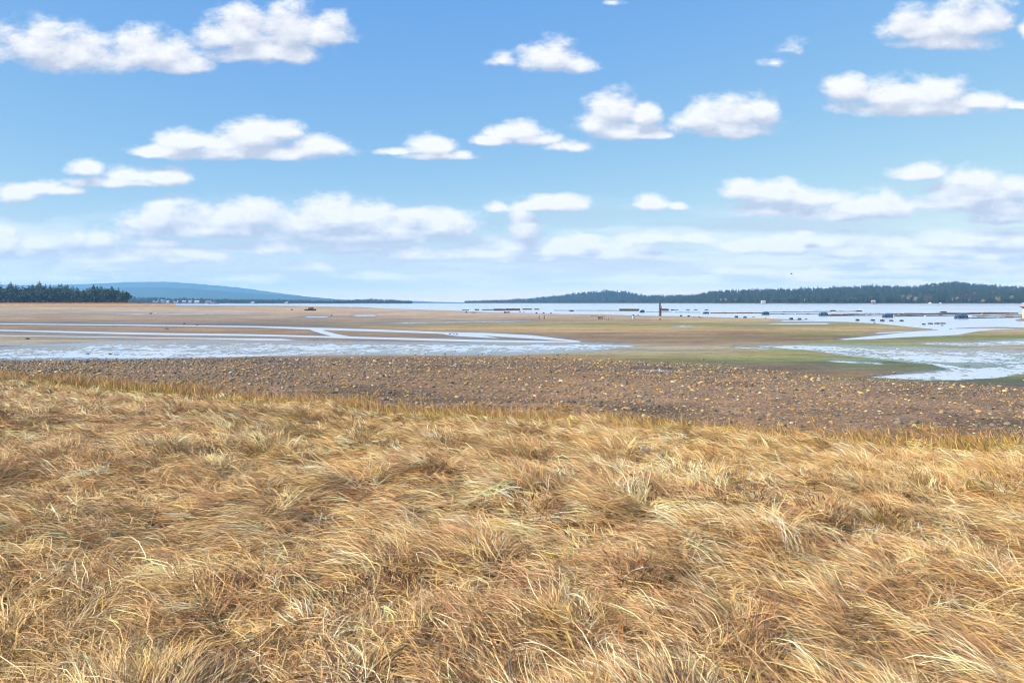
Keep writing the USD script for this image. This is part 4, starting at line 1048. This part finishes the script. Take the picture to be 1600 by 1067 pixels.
for a_ in [(1301.5, 486.4, 7, 2.0, 'small slate float on the far boom, left one of two'), (1342, 486.9, 8, 2.0, 'small slate float on the far boom, right one of two'), (1474, 488.6, 8, 2.5, 'dark float behind the longest raft'), (1051, 484.9, 6, 1.7, 'flat dark float right behind the pile'),
           (1057.5, 484.6, 4, 1.0, 'very small dark float next to the flat one behind the pile'), (1075, 484.6, 5, 1.2, 'first of three tiny far floats between pile and blue float'), (1087, 484.7, 5, 1.2, 'second of three tiny far floats between pile and blue float'), (1104, 484.6, 5, 1.3, 'third of three tiny far floats, above the blue float')]:
    blue_float(*a_, mat_low=dark_float, tubs=2)

# rafts of floating logs
def raft(px0, py0, px1, py1, th, label, rows=3, mat=wood_brown, name='log_raft', cat='raft'):
    a, b = place(px0, py0), place(px1, py1)
    mid, L = (a + b) / 2, np.linalg.norm(b - a)
    yaw = math.atan2(b[1] - a[1], b[0] - a[0])
    Hh = max(th * mid[1] / F, .22)
    t = thing(name, label, cat, mid, yaw)
    n = max(2, int(round(L / 9)))
    r = min(max(Hh * .5, .16), .34)
    for q in range(rows):
        for s in range(n):
            l = L / n
            m = rough_log(l * RNG.uniform(.86, 1.0), r * RNG.uniform(.75, 1.1), int(RNG.integers(1e6)))
            m.apply_translation([-L / 2 + (s + .5) * l + RNG.uniform(-.3, .3), (q - (rows - 1) / 2) * 2.3 * r * 1.6, r * .25 + max(Hh - 2 * r, 0) * .5 * (q % 2)])
            part(t, 'log', m, (mat, wood_dark, wood_brown)[int(RNG.choice(3, p=[.55, .25, .2]))], 40)
    for s in range(max(2, n // 2)):
        part(t, 'cross_beam', bxm(.14, rows * 3.7 * r + .4, .13, (-L / 2 + (s + .5) * L / max(2, n // 2), 0, r * 1.25)), wood_dark)
    return t
def timber_stack(px0, px1, py, h, label, mat=wood_dark, name='timber_raft', cat='raft'):
    p = place((px0 + px1) / 2, py)
    k = p[1] / F
    W_, H_ = (px1 - px0) * k, h * k
    t = thing(name, label, cat, p - [0, 0, .1])
    lay = max(2, int(H_ / .32))
    for q in range(lay):
        for s in range(3):
            m = rough_log(W_ * RNG.uniform(.9, 1.02), H_ / lay * .56, int(RNG.integers(1e6)))
            m.apply_translation([RNG.uniform(-.05, .05) * W_, (s - 1) * H_ / lay * 1.05, (q + .5) * H_ / lay])
            part(t, 'timber', m, (mat, wood_brown)[int(RNG.random() < .35)], 40)
    return t
raft(865, 485.4, 966, 485.6, 1.3, 'long thin boom of logs between debris heap and timber raft')
timber_stack(967, 998.5, 485.9, 3.8, 'dark block of stacked timber floating left of the pile')
timber_stack(1034, 1045, 485.4, 3.4, 'short dark block of timber floating directly behind the pile')
raft(1009, 488.0, 1098, 488.6, .7, 'very thin boom running past the foot of the pile', 1)
raft(1111, 489.7, 1192, 489.6, 2.2, 'brown log raft between the second and third blue floats')
raft(1200, 488.3, 1299, 487.0, 1.0, 'thin far boom running right from the third blue float', 2)
raft(1304, 487.0, 1346, 486.9, .9, 'thin far boom between the two slate floats', 2)
raft(1203, 491.2, 1281, 491.3, 1.1, 'thin near boom between third and fourth blue floats', 2)
raft(1293, 492.9, 1346, 491.6, 2.6, 'short brown log raft behind the fourth blue float')
raft(1292, 493.9, 1380, 493.1, .8, 'thin log line floating in front of the short brown raft', 1)
raft(1353, 490.6, 1381, 490.8, 2.0, 'small brown raft left of the large blue float', 2)
raft(1393, 492.2, 1581, 490.2, 3.6, 'longest brown log raft, right of the large blue float', 4)
raft(1394, 494.6, 1494, 493.6, 1.0, 'log line floating along the near side of the longest raft', 1, wood_dark)
raft(1511, 497.6, 1597, 496.0, 1.6, 'nearest log raft, between the largest blue float and the hut', 2)
raft(1520, 494.2, 1596, 493.0, 1.6, 'brown raft ending just behind the hut', 2)
# the heap of broken rafts in the middle distance
for a_ in [(721.5, 733, 485.0, 1.5, 'low flat timber at the left end of the debris line'), (742, 748.5, 484.8, 2.2, 'small sloping timber heap, second in the debris line'), (753, 771, 484.8, 1.8, 'dark flat timber heap, third in the debris line'), (772, 789, 485.2, 3.2, 'purplish brown timber heap, fourth in the debris line'),
           (790, 800, 485.0, 3.2, 'dark timber heap in the middle of the debris line'), (816, 831, 484.0, 2.2, 'dark humped timber heap right of the rusty one'), (835, 842.5, 484.0, 2.0, 'last dark timber heap at the right end of the debris line')]:
    timber_stack(*a_)
timber_stack(800, 812.5, 484.9, 3.2, 'orange brown rusty timber heap in the debris line', wood_rust)

# dark shellfish floats, bobbing singly
def dark_block(px, py, w, h, label, group=None):
    p = spot(px, py)
    k = p[1] / F
    W_, H_ = w * k, h * k
    t = thing('oyster_float', label, 'float', p - [0, 0, .04], RNG.uniform(-.4, .4), 1.0, group)
    m = as_tm(rounded_box(W_, max(W_ * .6, .3), H_ * .85, min(.09, H_ * .3, W_ * .2)))
    m = m.subdivide()
    v = np.array(m.vertices); v += (meshkit.noise(v * 7 + px)[:, None] - .5) * .10 * [1, 1, 1.2]
    part(t, 'float_body', (v, m.faces), dark_float, 40)
    part(t, 'growth', (stone_mesh(int(px * 3))[0] * [W_ * .8, W_ * .5, H_ * .55] + [W_ * RNG.uniform(-.15, .15), 0, H_ * .78], stone_mesh(int(px * 3))[1]), wood_dark, 40)
    part(t, 'mooring_ring', (lambda r_: (r_.apply_translation([W_ * .45, 0, H_ * .6]), r_)[1])(trimesh.creation.torus(.07, .02, 12, 6)), dark_float)
    return t
for a_ in [(728.5, 489.0, 2, 3.4, 'upright dark stub at the waterline, leftmost of the small floats'), (740, 488.9, 6, 1.4, 'flat dark float at the waterline below the debris line'), (789.3, 489.3, 4, 3.0, 'left one of a close pair of dark floats under the debris line'), (794.3, 488.9, 4.5, 2.4, 'right one of a close pair of dark floats under the debris line'),
           (812.5, 488.2, 2.5, 1.5, 'tiny dark float right of the close pair'), (818.5, 488.2, 2, 1.2, 'smallest dark float, between the close pair and the posts'), (838.3, 489.9, 2.8, 2.2, 'dark float just behind the left post'), (849.5, 489.9, 2.8, 2.2, 'dark float just behind the right post'), (860.8, 489.9, 2.8, 1.8, 'dark float right of the two posts'),
           (996.5, 493.0, 3.2, 1.4, 'low dark float beside the pale barrel'), (1064, 494.6, 3.4, 2.8, 'dark float, first to the right of the pile'), (1076, 494.9, 4, 2.5, 'dark float, second to the right of the pile'), (1084, 495.4, 3, .8, 'flat dark float, third to the right of the pile'), (1092, 495.2, 3.4, 1.2, 'flat dark float, fourth to the right of the pile'),
           (1150.5, 496.4, 5, 3.6, 'block shaped dark float, first of three below the brown raft'), (1164, 496.8, 5, 3.2, 'block shaped dark float, second of three below the brown raft'), (1177, 495.6, 3.4, 1.2, 'flat dark float, third of three below the brown raft'), (1196, 497.6, 2.4, 1.2, 'tiny dark float near the mud below the third blue float'),
           (1236.3, 499.4, 5.4, 3.6, 'brown block float, left one of three above the mud spit'), (1249, 499.6, 5.2, 3.4, 'brown block float, middle one of three above the mud spit'), (1259.5, 498.6, 3.4, 1.6, 'small float, right one of three above the mud spit'),
           (1339.8, 501.3, 5.4, 3.6, 'tall dark float, first of five in a row off the mud spit'), (1363.6, 501.2, 6, 3.0, 'dark float, second of five in a row off the mud spit'), (1378.5, 502.0, 6, 3.6, 'dark float, third of five in a row off the mud spit'), (1392.6, 501.8, 5.6, 2.6, 'low dark float, fourth of five in a row off the mud spit'), (1408.6, 501.9, 5.8, 3.0, 'dark float, last of five in a row off the mud spit'),
           (1366.4, 504.4, 2, 1.6, 'tiny dark stub beside the tip of the mud spit'), (1443.2, 507.2, 5, 2.4, 'ragged dark float, first of four in the near row'), (1453.8, 506.4, 7.4, 2.6, 'long dark float, second of four in the near row'), (1464, 506.2, 7.4, 2.8, 'long dark float, third of four in the near row'), (1473.3, 505.9, 7.4, 2.3, 'flat dark float, last of four in the near row'),
           (1472, 508.9, 2.8, 1.8, 'little dark float in front of the near row'), (1485.5, 514.2, 3, 1.2, 'dark lump left of the thin gravel bar')]:
    dark_block(*a_)

# stones and stumps lying on the flats
def flat_rock(px, py, w, h, label, mat=None):
    p = spot(px, py)
    k = p[1] / F
    v, f = stone_mesh(int(px * 7 + py), 2)
    b = np.ptp(v, axis=0)
    t = usdkit.mesh(stage, numbered('rock'), (v / b * [w * k, w * k * .8, h * k * 1.4] + p + [0, 0, .25 * h * k], f), mat or dark_float, 40)
    say(t.GetPrim(), label, 'rock')
for a_ in [(42, 530, 8, 2.2, 'flat dark rock on the sand left of the wet flats'), (287.5, 506.6, 4, 1.6, 'dark rock at the edge of the upper channel, left one'), (308, 508, 4, 1.4, 'dark rock at the edge of the upper channel, right one'), (260, 514, 7, 1.6, 'flat dark rock between the two channels'), (137, 553, 6, 1.8, 'dark rock lying in the wet sand near the cobbles'),
           (172, 553.4, 4.5, 1.4, 'smaller dark rock in the wet sand right of the other'), (108, 570.5, 8, 3, 'dark boulder on the cobbles near the left fringe'), (235.5, 490.4, 4, 1.8, 'dark rock on the far flats beside a gull'), (456, 484.6, 3.4, 2.0, 'dark lump on the flats left of the wreck'), (517.7, 493.6, 2.6, 2, 'dark lump on the flats right of the wreck'),
           (1031.5, 499.3, 3.6, 1.6, 'small dark rock on the mud in front of the pile'), (1095, 474 + 23, 2.2, 1.0, 'tiny dark stone on the mud right of the pile'), (520, 570, 8, 2.5, 'dark stone at the far edge of the cobbles')]:
    flat_rock(*a_)
for px, h, lab in [(842.3, 5.0, 'shorter brown post of a pair on the sand'), (850.2, 6.2, 'taller brown post of a pair on the sand')]:
    p = spot(px, 498.1)
    k = p[1] / F
    t = thing('post', lab, 'post', p - [0, 0, .15])
    m = rough_log(h * k + .15, .75 * k, int(px), 9); m.apply_transform(trimesh.transformations.rotation_matrix(-math.pi / 2, [0, 1, 0])); m.apply_translation([0, 0, h * k / 2])
    part(t, 'shaft', m, wood_brown, 40)
    part(t, 'cap', (stone_mesh(int(px))[0] * [1.9 * k, 1.9 * k, .9 * k] + [0, 0, h * k], stone_mesh(int(px))[1]), wood_dark, 40)
p = spot(938, 499.0); k = p[1] / F
t = thing('broken_crate', 'broken wooden crate with splayed slats lying on the sand', 'crate', p)
for s in range(4):
    part(t, 'slat', bxm(.9 * k, 3.2 * k, 4.0 * k, ((s - 1.5) * 2.0 * k, 0, 2.0 * k)), wood_brown if s % 2 else wood_dark)
part(t, 'top_rail', bxm(9.0 * k, 3.0 * k, .7 * k, (0, 0, 4.3 * k)), wood_brown)
m = bxm(12 * k, .8 * k, .6 * k); m.apply_transform(trimesh.transformations.rotation_matrix(.07, [0, 1, 0])); m.apply_translation([-9 * k, 0, 5.0 * k])
part(t, 'loose_plank', m, wood_brown)
m = bxm(6 * k, .7 * k, .6 * k); m.apply_transform(trimesh.transformations.rotation_matrix(-.5, [0, 1, 0])); m.apply_translation([5 * k, 0, 4.6 * k])
part(t, 'loose_plank', m, wood_brown)
for px, py, h, lab in [(944, 499.0, 2.4, 'first stake right of the broken crate'), (947.6, 500.1, 1.6, 'short stake, second right of the broken crate'), (951, 499.9, 2.4, 'third stake right of the broken crate'), (956, 499.0, 2.0, 'last stake right of the broken crate')]:
    p = spot(px, py); k = p[1] / F
    m = rough_log(h * k + .1, .55 * k, int(px * 9), 7); m.apply_transform(trimesh.transformations.rotation_matrix(-math.pi / 2 + .1, [0, 1, 0])); m.apply_translation(p + [0, 0, h * k / 2])
    say(usdkit.mesh(stage, numbered('stake'), m, wood_brown, 40).GetPrim(), lab, 'stake')
# pale barrel with a dark top
p = spot(989.5, 498.4); k = p[1] / F
t = thing('barrel', 'pale blue white barrel with a dark lid standing on the sand', 'barrel', p)
prof = np.array([[0, 0], [1.55, 0], [1.75, 1.2], [1.8, 2.6], [1.7, 4.4], [1.5, 4.9], [0, 4.9]]) * k
part(t, 'drum', trimesh.creation.revolve(prof, sections=20), simple_mat('pale_blue_paint', (.20, .26, .29), .6, .15, 4.0), 40)
part(t, 'lid', trimesh.creation.revolve(np.array([[0, 4.9], [1.6, 4.9], [1.65, 6.3], [1.1, 7.0], [0, 7.1]]) * k + [0, .004], sections=20), simple_mat('navy_lid', (.03, .04, .09), .5, .2), 40)
part(t, 'hoop', trimesh.creation.annulus(1.78 * k, 1.9 * k, .3 * k, transform=trimesh.transformations.translation_matrix([0, 0, 2.4 * k])), dark_float)

# stranded wreck
p = spot(484.6, 485.2); k = p[1] / F
t = thing('boat_wreck', 'dark brown stranded boat wreck with a broken cabin on the far flats', 'boat', p, 0.12)
n = 13
xs = np.linspace(-1, 1, n)
V_, F_ = [], []
for x_ in xs:
    b_ = (1 - abs(x_) ** 2.6) * 2.6 * k + .12 * k
    zt = (1.7 + .9 * x_ ** 2) * k * (1 if x_ > -.5 else .8)
    V_ += [(x_ * 9.4 * k, -b_, zt), (x_ * 9.0 * k, -b_ * .8, .6 * k), (x_ * 8.6 * k, 0, -.1), (x_ * 9.0 * k, b_ * .8, .6 * k), (x_ * 9.4 * k, b_, zt), (x_ * 9.2 * k, 0, zt * .8)]
for q in range(n - 1):
    for s in range(6):
        a, b = q * 6 + s, q * 6 + (s + 1) % 6
        F_ += [(a, b, b + 6), (a, b + 6, a + 6)]
F_ += [(0, s + 1, s) for s in range(1, 5)] + [((n - 1) * 6, (n - 1) * 6 + s, (n - 1) * 6 + s + 1) for s in range(1, 5)]
part(t, 'hull', (np.array(V_), np.array(F_)), simple_mat('rotten_hull', (.075, .05, .036), .85, .4, 2.0, .3), 30)
part(t, 'cabin', trimesh.convex.convex_hull(np.array([[-3.4, -1.6, 1.4], [5.2, -1.6, 1.4], [5.2, 1.6, 1.4], [-3.4, 1.6, 1.4], [-2.4, -1.5, 4.2], [5.0, -1.5, 4.9], [5.0, 1.5, 4.9], [-2.4, 1.5, 4.2]]) * k), wood_dark)
part(t, 'cabin_roof', bxm(8.6 * k, 3.6 * k, .5 * k, (1.2 * k, 0, 4.95 * k)), simple_mat('faded_roof', (.16, .16, .17), .8, .3))
for s in (-1, 2.2):
    part(t, 'cabin_window', bxm(1.5 * k, .1 * k, 1.3 * k, (s * k, -1.66 * k, 3.2 * k)), glass_dark)
m = bxm(.5 * k, .5 * k, 3.4 * k); m.apply_transform(trimesh.transformations.rotation_matrix(.5, [0, 1, 0])); m.apply_translation([-5.5 * k, 0, 2.6 * k])
part(t, 'broken_mast', m, wood_dark)

# pale hut on its gravel bar at the right
p = place(1597.0, 498.4, .08); k = p[1] / F
t = thing('hut', 'pale cream hut with a dark eave on the gravel bar at the right edge', 'hut', p + np.array([2.3 * math.cos(.64) + 1.6 * math.sin(.64), 1.6 * math.cos(.64) - 2.3 * math.sin(.64), 0]), -.64)
Hh = 19.5 * k
part(t, 'wall', bxm(4.6, 3.2, Hh, (0, 0, Hh / 2)), cream_paint)
rv = np.array([[-2.6, -1.9, Hh], [2.6, -1.9, Hh], [2.6, 1.9, Hh], [-2.6, 1.9, Hh], [-2.6, -1.9, Hh + .12], [2.6, -1.9, Hh + .12], [2.6, 1.9, Hh + .12], [-2.6, 1.9, Hh + .12], [-2.3, 0, Hh + .75], [2.3, 0, Hh + .75]]) + [0, 0, .004]
part(t, 'roof', trimesh.convex.convex_hull(rv), simple_mat('hut_roof', (.25, .25, .26), .7, .15))
part(t, 'fascia', bxm(5.3, .06, .22, (0, -1.94, Hh - .06)), wood_dark)
part(t, 'door', bxm(.85, .06, 1.9, (-.6, -1.63, .97)), wood_brown)
part(t, 'window', bxm(.8, .06, .7, (1.2, -1.63, 1.6)), glass_dark)
part(t, 'sill', bxm(5.0, 3.6, .18, (0, 0, -.02)), wood_dark)

# birds
def bird(px, py, size, body, label, z=None, wings=False, yaw=0.0):
    p = spot(px, py) if z is None else z
    t = thing('duck' if body is feather_dark and not wings else 'gull', label, 'bird', p, yaw, size)
    b = trimesh.creation.icosphere(2); v = np.array(b.vertices); v = v * np.array([.5, .2, .2]) * (1 - .35 * np.clip(-v[:, :1], 0, 1)); v[:, 2] += .16
    part(t, 'body', (v, b.faces), body, True)
    h = trimesh.creation.icosphere(2); part(t, 'head', (np.array(h.vertices) * [.15, .11, .12] + [.48, 0, .42 if not wings else .2], h.faces), body, True)
    part(t, 'neck', trimesh.creation.capsule(.18, .075, count=[8, 8], transform=trimesh.transformations.translation_matrix([.42, 0, .2]) if not wings else trimesh.transformations.translation_matrix([.42, 0, .1])), body, True)
    part(t, 'bill', trimesh.creation.cone(.04, .18, sections=8, transform=trimesh.transformations.translation_matrix([.6, 0, .42 if not wings else .2]) @ trimesh.transformations.rotation_matrix(math.pi / 2, [0, 1, 0])), wood_rust)
    for s in (-1, 1):
        if wings:
            w = np.array([[.25, .12 * s, .24], [-.2, .12 * s, .24], [.22, .65 * s, .5], [-.12, .65 * s, .48], [-.12, 1.25 * s, .38], [.25, .12 * s, .20], [-.2, .12 * s, .20], [.22, .65 * s, .47], [-.12, .65 * s, .45]])
            part(t, 'wing', trimesh.convex.convex_hull(w), body)
        else:
            part(t, 'wing', (np.array(h.vertices) * [.36, .05, .12] + [-.1, .17 * s, .2], h.faces), feather_grey, True)
    return t
bird(702.6, 521.9, .25, feather_dark, 'dark duck, leftmost of three swimming in the channel', yaw=0.3)
bird(709.2, 522.2, .25, feather_dark, 'dark duck, middle one of three swimming in the channel', yaw=2.9)
bird(714.2, 522.2, .25, feather_dark, 'dark duck, rightmost of three swimming in the channel', yaw=3.3)
bird(242.2, 490.2, .60, feather_white, 'white gull standing on the far flats beside a dark rock', yaw=.2)
bird(1575, 509.2, .42, feather_grey, 'grey gull on the water in front of the hut', yaw=2.0)
bx = np.array([(1237 - CX) / F * 130, 130, EYE + (HY - 428.5) / F * 130])
bird(0, 0, .38, feather_dark, 'small dark bird flying above the long hill', bx, True, 2.6)
